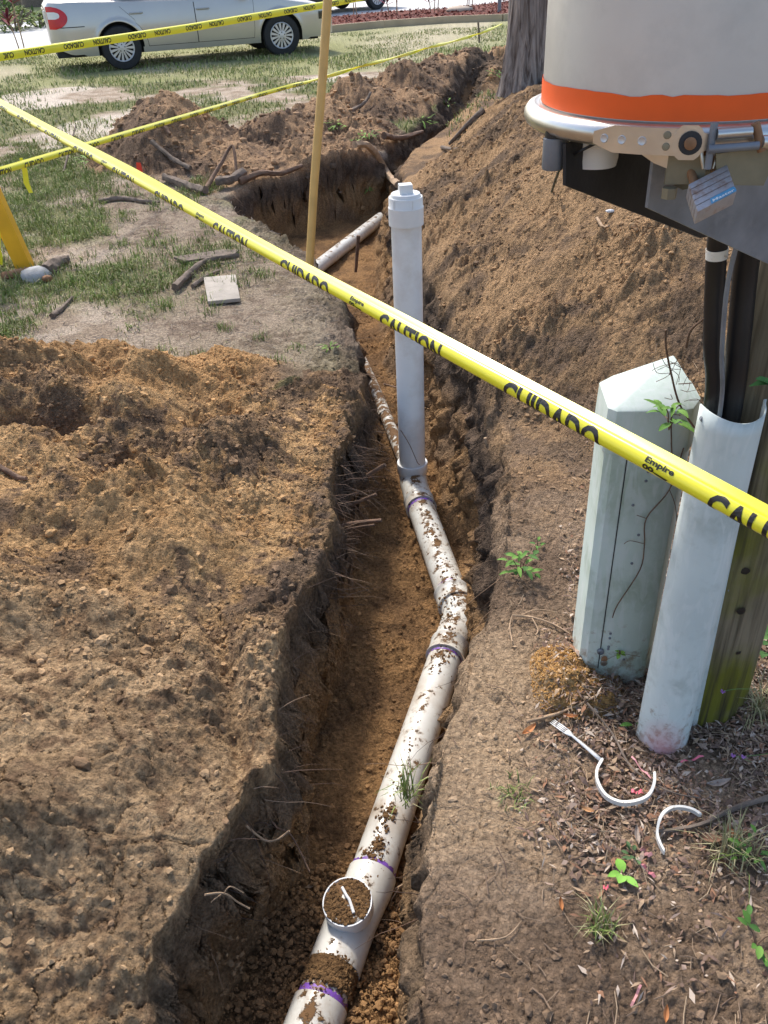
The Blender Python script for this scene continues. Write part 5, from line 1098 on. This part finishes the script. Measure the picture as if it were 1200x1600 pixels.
weed('green vine leaves behind the top of the cable guard',Vector((.555,1.42,.80)),16,.036,.014,.035,.06,name='vine_leaves')
weed('big dark leaf cluster growing from the pole near the right edge',Vector((.705,1.30,.90)),5,.085,.030,.03,.05,name='vine_leaves',cols=((.05,.14,.04),(.07,.18,.05)))
weed('dark green leaves behind the foot of the wooden pole',hit(1180,1055)+Vector((.02,0,.05)),14,.05,.022,.07,.09,cols=((.05,.12,.03),(.08,.16,.04)))
weed('green weed in the corner straw right of the rings',hit(1178,1345),18,.03,.010,.05,.05)
weed('low green clump at the right edge below the straw',hit(1180,1480),14,.03,.012,.05,.05)
weed('small green leaf pair beside the sand heap',hit(992,1140),3,.03,.013,.01,.015)
for i,(u_,v_,lab) in enumerate(((145,262,'bright grass clump beneath the crossing tapes'),(700,175,'fresh green weeds in the far trench gap'),(772,128,'yellow-green sprout at the foot of the big tree'),(528,208,'small green weed on the second soil heap'),(572,225,'spiky green weed on the trench edge near the second heap'),(575,308,'lone grass tuft on the far pit wall'),(515,545,'pale weed at the crumbling left rim'),(660,195,'leafy green weed hanging into the far gap'))):
    weed(lab,hit(u_,v_),18,.10 if v_<300 else .04,.02 if v_<300 else .008,.10 if v_<300 else .03,.10 if v_<300 else .03,cols=((.14,.26,.04),(.20,.34,.06),(.10,.18,.03)))
def tuft(label,p,n,L_,spread=.015,dry=.2,lean=.9):
    a=RNG.uniform(0,6.28,n); r_=RNG.uniform(0,spread,n); x_=p.x+r_*np.cos(a); y_=p.y+r_*np.sin(a)
    o=blades('grass_tuft',x_,y_,np.full(n,p.z),L_*RNG.uniform(.5,1.2,n),RNG.uniform(.0018,.0035,n),gcol(n,dry),lean); del o['kind']; center(o); tag(o,label,'grass tuft')
tuft('grass tuft hanging from the right trench rim beside the big pipe',Vector((.02,1.27,-.07)),60,.10,.03,.25,1.0)
tuft('dry and green grass tuft on the bare soil at the lower right',hit(935,1450),70,.07,.03,.45,1.0)
tuft('creeping grass runner left of the fork on bare soil',hit(800,1245),60,.035,.05,.2,1.2)
tuft('small green grass tuft at the left lawn edge above the mound crest',hit(350,515),60,.05,.06,.2,1.0)
tuft('small grass tuft on the lawn edge in front of the square board',hit(408,530),50,.05,.04,.2,1.0)
tuft('straw-coloured dead grass tuft at the right edge',hit(1140,1335),120,.09,.05,.95,1.1)
tuft('straw-coloured dead grass behind the wooden pole foot',hit(1185,1120)+Vector((0,0,.0)),160,.10,.07,.9,1.1)
# bare vines on the pedestal
def vine(label,pts,r_=.0016,forks=()):
    mb=MB().tube(spl(pts,5),r_,6,jit=.1)
    for f_ in forks: mb.tube(spl(f_,5),r_*.6,4,False,jit=.1)
    o=mb.build('vine',M_root); center(o); tag(o,label,'vine')
pf=Vector((.58,1.515,0)); nP=rotP@Vector((0,-1,0))
def vp(u_,v_,o=.0): return onplane(u_,v_,Vector((PX_,PY_,0))+nP*(dP+.010+o),nP)
vine('bare brown vine crossing the pedestal hood and bending down',[vp(1040,515,.02),vp(1041,545,.01),vp(1050,590),vp(1062,632),vp(1085,668,.01)],.0022,[[vp(1062,632),vp(1050,650),vp(1049,690),vp(1050,715)]])
vine('thin forked vine hanging down the front of the pedestal',[vp(1068,700),vp(1046,765),vp(1010,810),vp(1007,850),vp(1000,890),vp(965,945),vp(957,965)],.0014,[[vp(1010,810),vp(995,805)],[vp(1007,850),vp(985,845),vp(975,850)],[vp(1046,765),vp(1055,790),vp(1058,820)]])
tang=[]; rr=random.Random(4)
for i in range(22):
    a=vp(rr.uniform(1045,1110),rr.uniform(560,650),rr.uniform(0,.03)); b=a+Vector((rr.uniform(-.06,.03),rr.uniform(-.02,.02),rr.uniform(-.03,.04))); tang.append([a,(a+b)/2+Vector((rr.uniform(-.01,.01),0,rr.uniform(-.012,.012))),b])
vine('tangle of wiry dead tendrils between pedestal and conduits',[vp(1060,600),vp(1085,598,.01),vp(1112,592,.02)],.0010,tang)
vine('brown stem arching from the pedestal hood to the conduits',[vp(1072,542,.0),vp(1080,515,.02),vp(1105,492,.05),vp(1125,450,.07),vp(1132,405,.08)],.0026)
lf=MB(); 
sv=[vp(946,1032),vp(960,1025),vp(975,1022),vp(1000,1026)]
o=MB().tube(spl(sv,4),.0007,4).build('vine',M_root); center(o); tag(o,'tiny sprig with pale green leaves low on the pedestal front','vine')
vt=weed('pale green leaflets of the sprig low on the pedestal front',vp(968,1022),7,.015,.010,.004,.002,name='vine_leaves',cols=((.28,.42,.08),(.22,.36,.06)))
# purple flowers
def flower(label,p,st):
    t=thing('wild_flower',label,'flower',p); local(MB().tube(spl(st,4),.0008,4),'stem',M_leafg,t); mb=MB(); rr=random.Random(2)
    for i in range(26):
        d_=Vector((rr.gauss(0,1),rr.gauss(0,1),rr.gauss(0,1))).normalized(); leafy(mb,p,d_,.006,.002,(.50,.22,.55),0,2)
    local(mb,'petals',M_grass,t,vc=True)
pF=onplane(1162,1182,(0,1.22,0),(0,1,0)); flower('right one of two close lilac flowers in front of the pole',pF,[pF,pF+Vector((.05,0,.005)),pF+Vector((.12,.02,-.01))])
pF=onplane(1146,1180,(0,1.23,0),(0,1,0)); flower('left one of two close lilac flowers in front of the pole',pF,[pF,pF+Vector((.02,0,-.01)),pF+Vector((.05,0,-.03))])
pF=onplane(1130,1080,(0,1.30,0),(0,1,0)); flower('single lilac flower in front of the mossy pole foot',pF,[pF,pF+Vector((.03,0,.005)),pF+Vector((.08,.02,-.02))])

# ------------------------------------------------------------------ street side
def sheet(name,poly,z_,m,th=0):
    mb=MB(); n=len(poly); 
    if th: mb.prism([(x_,y_,z_-th) for x_,y_ in poly],(0,0,th))
    else: mb.add([(x_,y_,z_) for x_,y_ in poly],[tuple(range(n))])
    o=mb.build(name,m,smooth=False); o['kind']='structure'; return o
def fl(u_,v_,z_=0): d=ray(u_,v_); k=(z_-EYE)/d[2]; return (d[0]*k,d[1]*k)
dv=[(-30,14.5),fl(0,84),fl(65,80),(-3.0,21.2),(-1.3,22.6),fl(500,33),fl(600,22),fl(700,17),fl(790,6),(14,34),(40,60),(-2,60),(-8,34),fl(65,34),fl(0,41),(-40,22)]
sheet('driveway',dv,.03,M_conc,.06)
M_mulch=mat('red_mulch',(.16,.045,.030),.95,var=.5,scale=9,bump=.05,bscale=14,var2=((.28,.12,.07),12,.55,.65))
mul=[(-1.2,21.3),fl(600,41),fl(780,31),(9,24.6),(14,34),fl(790,6),fl(700,17),fl(600,22),fl(500,33),(-1.3,22.6)]
sheet('mulch_bed',mul,.06,M_mulch,.10)
x,y,z,q=scatter_pts(9000,-2,9,20.5,31,lambda x,y,q:1.0+0*x)
def inpoly(x,y,poly):
    r_=np.zeros(len(x),bool); j=len(poly)-1
    for i in range(len(poly)):
        xi_,yi_=poly[i];xj,yj=poly[j]; c_=((yi_>y)!=(yj>y))&(x<(xj-xi_)*(y-yi_)/(yj-yi_+1e-9)+xi_); r_^=c_; j=i
    return r_
k=inpoly(x,y,mul); x,y=x[k],y[k]; n_=len(x); flakes('mulch_chips',x,y,np.full(n_,.075),RNG.uniform(.05,.12,n_),RNG.uniform(.03,.06,n_),lerp(C(.22,.06,.04),C(.10,.03,.025),RNG.uniform(0,1,n_)),'red bark chips in the planting bed')
# timber edging
M_edge=mat('edging_wood',(.42,.33,.22),.85,var=.15,scale=3)
eg=[(-1.9,20.5),(-1.0,21.0),fl(600,43),fl(700,36),fl(785,33),(9,24.4)]
edg=thing('bed_edging','low tan timber edging along the red mulch bed','edging',(eg[0][0],eg[0][1],0))
for a,b in zip(eg[:-1],eg[1:]):
    a_,b_=Vector((a[0],a[1],.06)),Vector((b[0],b[1],.06)); d_=b_-a_; an=math.atan2(d_.y,d_.x); local(MB().box((a_+b_)/2,(d_.length-.01,.07,.16),Matrix.Rotation(an,3,'Z')),'edging_board',M_edge,edg,bevel=.008)
# second street and far strip behind the lawn on the left
M_asph=mat('street_asphalt',(.20,.20,.20),.9,var=.1,scale=.5)
sheet('street',[(-120,48),(-30,56),(60,90),(60,100),(-120,80)],.02,M_asph)
sheet('street_verge',[(-80,24.5),(-40,22.3),fl(0,40.5),fl(65,33.5),(-8,34.2),(-2,60.2),(-30,55.7),(-80,50)],.008,mat('verge',(.26,.27,.09),.95,var=.35,scale=1.2,bump=.05,bscale=4))
def bush(label,p,h_,w_,n,cols,name='shrub',cat='shrub',ls=.18):
    t=thing(name,label,cat,p); mb=MB(); rr=random.Random(int(p.x*10)%97)
    for i in range(n):
        a=rr.uniform(0,6.28); e=rr.uniform(0,1); r_=w_*math.sqrt(rr.random()); q_=p+Vector((math.cos(a)*r_*(1-.5*e),math.sin(a)*r_*(1-.5*e),h_*e)); leafy(mb,q_,(math.cos(a)+rr.uniform(-1,1),math.sin(a)+rr.uniform(-1,1),rr.uniform(-.3,1)),ls*rr.uniform(.6,1.2),ls*.4,rr.choice(cols),.2,3)
    local(mb,'foliage',M_grass,t,vc=True); st=MB()
    for i in range(5): a=i*1.3; st.tube([p-Vector((0,0,.05)),p+Vector((math.cos(a)*w_*.3,math.sin(a)*w_*.3,h_*.5)),p+Vector((math.cos(a)*w_*.6,math.sin(a)*w_*.6,h_*.85))],.03,5)
    local(st,'stems',M_bark,t)
GC=((.10,.17,.03),(.17,.24,.05),(.25,.28,.08),(.07,.11,.03))
bush('low green-yellow shrub across the driveway at the far left',Vector((*fl(25,50),0)),.55,.9,260,GC)
bush('grassy clump across the driveway right behind the car boot',Vector((*fl(62,44),0)),.4,.8,200,GC)
bush('sparse green shrub by the far street at the left edge',Vector((*fl(8,32),0)),.5,.9,200,GC)
# trunks by the far street
for u_,v_,r_,lab in ((13,9,.45,'dark thick trunk by the far street, leftmost of the two'),(66,10,.6,'dark thick trunk by the far street, right of its neighbour')):
    b=Vector((*fl(u_,v_),0)); t=thing('far_tree',lab,'tree',b); local(MB().tube([b,b+Vector((.1,0,2)),b+Vector((-.1,.2,5)),b+Vector((.4,.2,8))],[r_*1.25,r_,r_*.8,r_*.5],14,jit=.06),'trunk',M_bark,t)
    mb=MB(); rr=random.Random(int(u_)); st=MB()
    for i in range(900):
        d_=Vector((rr.gauss(0,1),rr.gauss(0,1),rr.gauss(0,.7))); d_=d_.normalized()*rr.random()**.4*3.2; q_=b+Vector((.3,0,8.5))+d_; leafy(mb,q_,(rr.gauss(0,1),rr.gauss(0,1),rr.gauss(0,.6)),.55,.25,rr.choice(GC),.2,2)
    for i in range(6): a=i*1.05; st.tube([b+Vector((0,.1,5+i*.3)),b+Vector((math.cos(a)*1.2,math.sin(a)*1.2,7.4)),b+Vector((math.cos(a)*2.4,math.sin(a)*2.4,8.8))],[.22,.12,.05],7)
    local(mb,'crown',M_grass,t,vc=True); local(st,'limb',M_bark,t)
# ti plants
def ti(label,p,h_,stems,nl=11,L_=.26,group=None):
    t=thing('ti_plant',label,'plant',p,group); rr=random.Random(int(p.x*100)%89)
    for k in range(stems):
        a0=rr.uniform(0,6.28); q_=p+Vector((math.cos(a0)*.09*k,math.sin(a0)*.05*k,-.03)); lean=Vector((rr.uniform(-.10,.10),rr.uniform(-.05,.05),0)); hh=h_*(1-.32*k); top_=q_+lean+Vector((0,0,hh)); local(MB().tube([q_,q_.lerp(top_,.5)+Vector((.01,0,0)),top_],[.014,.011,.008],7),'stem',M_rootp,t); mb=MB()
        for i in range(nl):
            a=i*2.4+rr.uniform(-.3,.3); e=i/nl; leafy(mb,top_-Vector((0,0,.16*(1-e))),(math.cos(a),math.sin(a)*.9,.5+1.1*e),L_*rr.uniform(.75,1.1),.055,rr.choice([(.20,.03,.05),(.12,.02,.04),(.28,.05,.08),(.09,.03,.04)]),.15,4)
        local(mb,'leaf_rosette',M_grass,t,vc=True)
ti('tall wine-red ti plant on the lawn left of the silver car',Vector((*fl(42,92),0)),1.10,2,13,.30)
for i,(u_,v_,s_) in enumerate(((553,30,2),(619,27,3),(684,24,3),(737,20,3))):
    ti(('first thin red-leaved plant in the mulch bed, nearest the tan pole','second red-leaved plant in the mulch bed from the tan pole','third red-leaved plant in the mulch bed from the tan pole','red-leaved plant in the mulch bed nearest the big tree')[i],Vector((*fl(u_,v_),.02)),1.2,s_,9,.34,'red-leaved plants in the mulch bed')
tube_thing('fence_post','grey metal fence post beside the big tree trunk','fence post',[Vector((*fl(780,24),-.1)),Vector((*fl(780,24),1.6))],.045,M_galv,12)
# big tree
tb=Vector((1.475,8.35,gz(1.475,8.35)-.1)); tr_=thing('big_tree','thick weathered grey tree trunk at the head of the right bank','tree',tb)
mb=MB(); nn=90; zs=[i*.05 for i in range(0,110)]; TH=np.linspace(0,2*np.pi,nn,endpoint=False); vs=[]
for z_ in zs:
    cx_=tb.x-.010*z_+.03*math.sin(z_*1.1); cy_=tb.y; flare=.10*math.exp(-z_*3.0); tw=TH+.12*z_
    lob=.035*np.cos(3*tw+.4)+.020*np.cos(5*tw+2)+.016*fbm(np.cos(tw)*2,np.sin(tw)*2,np.full(nn,z_*.55),2.0,3)-.030*np.maximum(0,1-np.abs(np.sin((tw-4.95)/2))*9)
    fine=.012*perlin(np.cos(TH)*9,np.sin(TH)*9,np.full(nn,z_*1.4)); r_=.205+flare+lob+fine-.008*z_
    for k in range(nn): vs.append((cx_+r_[k]*math.cos(TH[k]),cy_+r_[k]*math.sin(TH[k]),tb.z+z_))
fs=[(i*nn+k,i*nn+(k+1)%nn,(i+1)*nn+(k+1)%nn,(i+1)*nn+k) for i in range(len(zs)-1) for k in range(nn)]; mb.add(vs,fs)
def bark_mat():
    m=mat('grey_bark',(.36,.30,.26),.95,var=.2,scale=4,spec=.15); n=m.node_tree; L=n.links; b=n.nodes['Principled BSDF']; geo=[x for x in n.nodes if x.type=='NEW_GEOMETRY'][0]
    mp=n.nodes.new('ShaderNodeMapping'); mp.inputs['Scale'].default_value=(26,26,2.4); L.new(geo.outputs['Position'],mp.inputs[0]); g=n.nodes.new('ShaderNodeTexNoise'); g.inputs['Scale'].default_value=1; g.inputs['Detail'].default_value=9; g.inputs['Roughness'].default_value=.65; g.inputs['Distortion'].default_value=.6; L.new(mp.outputs[0],g.inputs['Vector'])
    cr=n.nodes.new('ShaderNodeMapRange'); cr.inputs[1].default_value=.36; cr.inputs[2].default_value=.58; L.new(g.outputs['Fac'],cr.inputs[0]); m2_=n.nodes.new('ShaderNodeMix'); m2_.data_type='RGBA'; L.new(cr.outputs[0],m2_.inputs[0]); m2_.inputs[6].default_value=(.11,.08,.065,1); L.new(b.inputs['Base Color'].links[0].from_socket,m2_.inputs[7]); L.new(m2_.outputs[2],b.inputs['Base Color'])
    bp=n.nodes.new('ShaderNodeBump'); bp.inputs['Distance'].default_value=.035; L.new(g.outputs['Fac'],bp.inputs['Height']); L.new(bp.outputs[0],b.inputs['Normal']); return m
local(mb,'trunk',bark_mat(),tr_)
kn=Vector((1.52,8.35-.2,tb.z+1.0))
crown=MB(); st=MB(); rr=random.Random(9); topc=tb+Vector((.4,1.2,7.4))
for i in range(5): a=i*1.26; st.tube([tb+Vector((0,0,5.2)),tb+Vector((math.cos(a)*.9,math.sin(a)*.9+.3,6.3)),tb+Vector((math.cos(a)*1.9,math.sin(a)*1.9+.8,7.3))],[.12,.07,.03],8)
for i in range(1500):
    d_=Vector((rr.gauss(0,1),rr.gauss(0,1),rr.gauss(0,.6))).normalized()*rr.random()**.5*2.3; leafy(crown,topc+d_,(rr.gauss(0,1),rr.gauss(0,1),rr.gauss(0,.6)),.16,.06,rr.choice(GC),.2,2)
local(st,'limb',M_bark,tr_); local(crown,'crown',M_grass,tr_,vc=True)

# ------------------------------------------------------------------ cars
def make_car(name,label,loc,heading,paint):
    t=bpy.data.objects.new(name,None); COL.objects.link(t); t['label']=label; t['category']='car'
    xr_,xf_=-1.33,1.39; RA=.375; ZC=.325
    def zb(x_):
        z_=.235+.03*(abs(x_)>1.9)
        for xc in (xr_,xf_):
            if abs(x_-xc)<RA: z_=max(z_,ZC+math.sqrt(RA*RA-(x_-xc)**2))
        if x_>2.1: z_=max(z_,.235+.25*(x_-2.1))
        if x_<-2.1: z_=max(z_,.26+.45*(-x_-2.1))
        return z_
    def zt(x_): return float(np.interp(x_,[-2.40,-2.33,-1.9,-1.2,0,.9,1.3,1.9,2.2,2.36],[.92,1.00,1.00,.965,.925,.915,.88,.78,.70,.60]))
    def wd(x_): return .895*(1-.045*max(0,abs(x_)-1.3)**1.4)-.20*max(0,(abs(x_)-2.12)/.27)**2.2
    def yh(x_,z_):
        u=(z_-.62)/.38; w_=wd(x_)*(1-.045*u*u-(.03*max(0,u))); 
        for xc in (xr_,xf_):
            r_=math.hypot(x_-xc,z_-ZC); w_+= .014*max(0,1-abs(r_-RA-.015)/.05)
        return w_
    xs=sorted(set([round(v,3) for v in list(np.linspace(-2.40,2.38,74))+[xc+RA*math.cos(a) for xc in (xr_,xf_) for a in np.linspace(0,math.pi,22)]]))
    NR=14; mb=MB(); rings=[]
    for x_ in xs:
        b_,t_=zb(x_),zt(x_); ring=[]
        for i in range(NR+1): z_=b_+(t_-b_)*i/NR; ring.append((x_,yh(x_,z_),z_))
        y1=ring[-1][1]
        for k,(fy,dz_) in enumerate(((.965,.018),(.90,.03),(.70,.045),(.35,.055),(0,.06))): ring.append((x_,y1*fy,t_+dz_*(1-.3*(abs(x_)>2.3))))
        full=ring+[(a,-b,c) for a,b,c in ring[:-1][::-1]]; rings.append([(a,-b,c) for a,b,c in full])
    m_=len(rings[0]); vs=[v for r_ in rings for v in r_]; fs=[(i*m_+k,(i+1)*m_+k,(i+1)*m_+k+1,i*m_+k+1) for i in range(len(xs)-1) for k in range(m_-1)]
    fs+=[tuple(range(m_)),tuple((len(xs)-1)*m_+k for k in range(m_))[::-1]]; mb.add(vs,fs); mb.build('body',paint,t,ang=35)
    M_und=M_rub
    MB().box((0,0,.33),(4.2,1.36,.22)).build('underbody',M_und,t); [MB().box((xc_,0,.52),(.78,1.30,.46)).build('wheel_well',M_und,t) for xc_ in (xr_,xf_)]; MB().box((-2.10,0,.30),(.50,1.5,.14)).build('rear_valance',M_und,t)
    # greenhouse
    gb=[(-1.86,.985,.60),(-1.30,.955,.775),(0,.93,.80),(.85,.93,.79),(1.22,.935,.62)]; gt=[(-1.02,1.43,.50),(-.80,1.455,.575),(-.1,1.48,.59),(.25,1.46,.58),(.42,1.44,.50)]
    mb=MB(); vs=[]
    for sgn in (1,-1):
        for a,b in zip(gb,gt):
            for k in range(4): u=k/3; vs.append((a[0]*(1-u)+b[0]*u,sgn*(a[2]*(1-u)+b[2]*u+.02*math.sin(math.pi*u)),a[1]*(1-u)+b[1]*u))
    fs=[]
    for s_ in (0,20):
        for i in range(4):
            for k in range(3): fs.append((s_+i*4+k,s_+(i+1)*4+k,s_+(i+1)*4+k+1,s_+i*4+k+1))
    for i in (0,4):
        for k in range(3): fs.append((i*4+k,i*4+k+1,20+i*4+k+1,20+i*4+k))
    mb.add(vs,fs); mb.build('window_glass',M_glass,t,ang=30)
    rf=MB(); vs=[]
    for a in gt:
        for f_ in (-1,-.6,0,.6,1): vs.append((a[0],f_*a[2],a[1]+.012+.025*(1-f_*f_)))
    rf.add(vs,[(5*i+k,5*i+k+1,5*i+6+k,5*i+5+k) for i in range(4) for k in range(4)]); o=rf.build('roof',paint,t); 
    for sgn in (1,-1):
        for i in (0,1,2,4):
            a,b=gb[i],gt[i]; w_=.03 if i!=1 else .05; MB().tube([(a[0],sgn*(a[2]+.004),a[1]),((a[0]+b[0])/2,sgn*((a[2]+b[2])/2+.024),(a[1]+b[1])/2),(b[0],sgn*(b[2]+.004),b[1])],w_,8).build('window_pillar',paint if i!=2 else M_rub,t)
    # doors, seams, mouldings on both sides
    def patch(xl,xr2,z0,z1,off,nx=16,nz=12,side=-1):
        vs=[]
        for k in range(nz+1):
            z_=z0+(z1-z0)*k/nz; a,b=xl(z_),xr2(z_)
            for i in range(nx+1): x_=a+(b-a)*i/nx; vs.append((x_,side*(yh(x_,z_)+off),z_))
        return vs,[(k*(nx+1)+i,k*(nx+1)+i+1,(k+1)*(nx+1)+i+1,(k+1)*(nx+1)+i) for k in range(nz) for i in range(nx)]
    def rearcurve(z_):
        a=-1.33+math.sqrt(max(0,(.45)**2-(z_-.325)**2)) if z_<.70 else -1.33+.45*math.cos(math.asin(min(1,.375/.45))); 
        if z_>=.70: a=-1.035-(z_-.70)*1.05
        return a
    for side in (-1,1):
        for nm,xl,xr2 in (('rear_door',rearcurve,lambda z_:-.062),('front_door',lambda z_:-.048,lambda z_:.93-.10*max(0,(.45-z_))+.05*(z_-.6))):
            vs,fs=patch(lambda z_:xl(z_)-.007,lambda z_:xr2(z_)+.007,.315,.905,.0015,side=side); MB().add(vs,fs).build('door_seam',M_rub,t)
            vs,fs=patch(xl,xr2,.325,.91,.005,side=side); o=MB().add(vs,fs).build('door',paint,t)
            xh=(xl(.80)+.13) if nm=='rear_door' else (-.048+.13); hz=.80
            h=MB().tube([(xh-.10,side*(yh(xh,hz)+.012),hz),(xh-.09,side*(yh(xh,hz)+.034),hz+.002),(xh+.09,side*(yh(xh,hz)+.034),hz+.002),(xh+.10,side*(yh(xh,hz)+.012),hz)],.013,8).build('handle',paint,o)
            MB().lathe([(.045,0),(.04,.002)],(xh,side*(yh(xh,hz)+.007),hz),Matrix.Rotation(-side*math.pi/2,3,'X'),16,cap=True).build('handle_cup',M_rub,o) if False else None
        vs,fs=patch(lambda z_:-1.0,lambda z_:.90,.50,.545,.012,24,3,side=side); MB().add(vs,fs).build('side_moulding',paint,t)
        vs,fs=patch(lambda z_:-.98,lambda z_:1.0,.24,.318,.010,24,3,side=side); MB().add(vs,fs).build('sill',paint,t)
        # mirror
        MB().box((.80,side*.98,.99),(.12,.17,.12)).build('mirror',paint,t,bevel=.03)
        # tail light wraps the corner
        vs,fs=patch(lambda z_:-2.385,lambda z_:-2.385+.30*math.sqrt(max(.04,1-((z_-.795)/.165)**2))+.05*(z_-.8),.64,.955,.008,8,16,side=side); o=MB().add(vs,fs).build('tail_light',M_red,t)
        vs,fs=patch(lambda z_:-2.380,lambda z_:-2.27+.07*math.sqrt(max(0,1-((z_-.83)/.05)**2)),.78,.88,.012,5,6,side=side); MB().add(vs,fs).build('clear_lens',M_white,o)
        vs,fs=patch(lambda z_:2.08,lambda z_:2.34,.53,.65,.006,6,4,side=side); MB().add(vs,fs).build('headlight',M_glass,t)
        vs,fs=patch(lambda z_:-2.38,lambda z_:-1.85,.655,.667,.004,12,2,side=side); MB().add(vs,fs).build('bumper_seam',M_rub,t)
    # rear: plate recess, emblem bar
    MB().box((-2.405,0,.80),(.012,.95,.19)).build('boot_garnish',M_hub,t,bevel=.004); MB().box((-2.416,0,.80),(.008,.32,.15)).build('number_plate',M_white,t,bevel=.003); MB().box((-2.416,0,.905),(.010,.7,.03)).build('chrome_strip',M_steel2,t)
    # wheels
    for xc in (xr_,xf_):
        for side in (-1,1):
            wh=bpy.data.objects.new('wheel',None); COL.objects.link(wh); wh.parent=t; wh.location=(xc,side*.79,.322); rotm=Matrix.Rotation(-side*math.pi/2,3,'X')
            MB().lathe([(.20,-.10),(.27,-.105),(.305,-.098),(.322,-.07),(.325,0),(.322,.07),(.305,.098),(.27,.105),(.215,.10),(.205,.085)],(0,0,0),rotm,44).build('tyre',M_rub,wh)
            MB().lathe([(.0001,.045),(.20,.045)],(0,0,0),rotm,40).build('brake_shadow_disc',M_rub,wh)
            rim=MB().lathe([(.206,.084),(.204,.096),(.196,.100),(.186,.094),(.183,.08)],(0,0,0),rotm,44)
            rim.lathe([(.075,.088),(.072,.099),(.03,.104),(.0001,.105)],(0,0,0),rotm,28)
            for k in range(15):
                a=2*math.pi*k/15; ca,sa=math.cos(a),math.sin(a)
                def P3(r_,w_,z_): return rotm@Vector((r_*ca-w_*sa,r_*sa+w_*ca,z_))
                rim.add([P3(.068,-.011,.095),P3(.068,.011,.095),P3(.19,.021,.094),P3(.19,-.021,.094),P3(.068,-.011,.075),P3(.068,.011,.075),P3(.19,.021,.075),P3(.19,-.021,.075)],[(0,1,2,3),(0,4,5,1),(3,2,6,7),(0,3,7,4),(1,5,6,2)])
            rim.build('rim',M_hub,wh)
            for k in range(5):
                a=2*math.pi*k/5+.3; MB().lathe([(.011,.100),(.010,.1035),(.0001,.1035)],rotm@Vector((.050*math.cos(a),.050*math.sin(a),0)),rotm,8).build('lug_hole',M_rub,wh)
    t.location=loc; t.rotation_euler=(0,0,heading); return t
rw=Vector((*fl(197,109),0)); hd=R(19)
# place so that the near (right-hand) rear wheel stands at rw
c_=Vector((-1.33,-.86,0)); rotc=Matrix.Rotation(hd,3,'Z'); loc=rw-rotc@c_; 
make_car('parked_car','silver four-door saloon parked on the lawn at the upper left',loc,hd,M_silver)
rw2=Vector((*fl(590,17),.03)); hd2=R(38); c_=Vector((1.39,-.86,0)); loc2=rw2-Matrix.Rotation(hd2,3,'Z')@c_
make_car('parked_car','dark car on the concrete driveway, only its wheels in the photo',loc2,hd2,M_darkp)
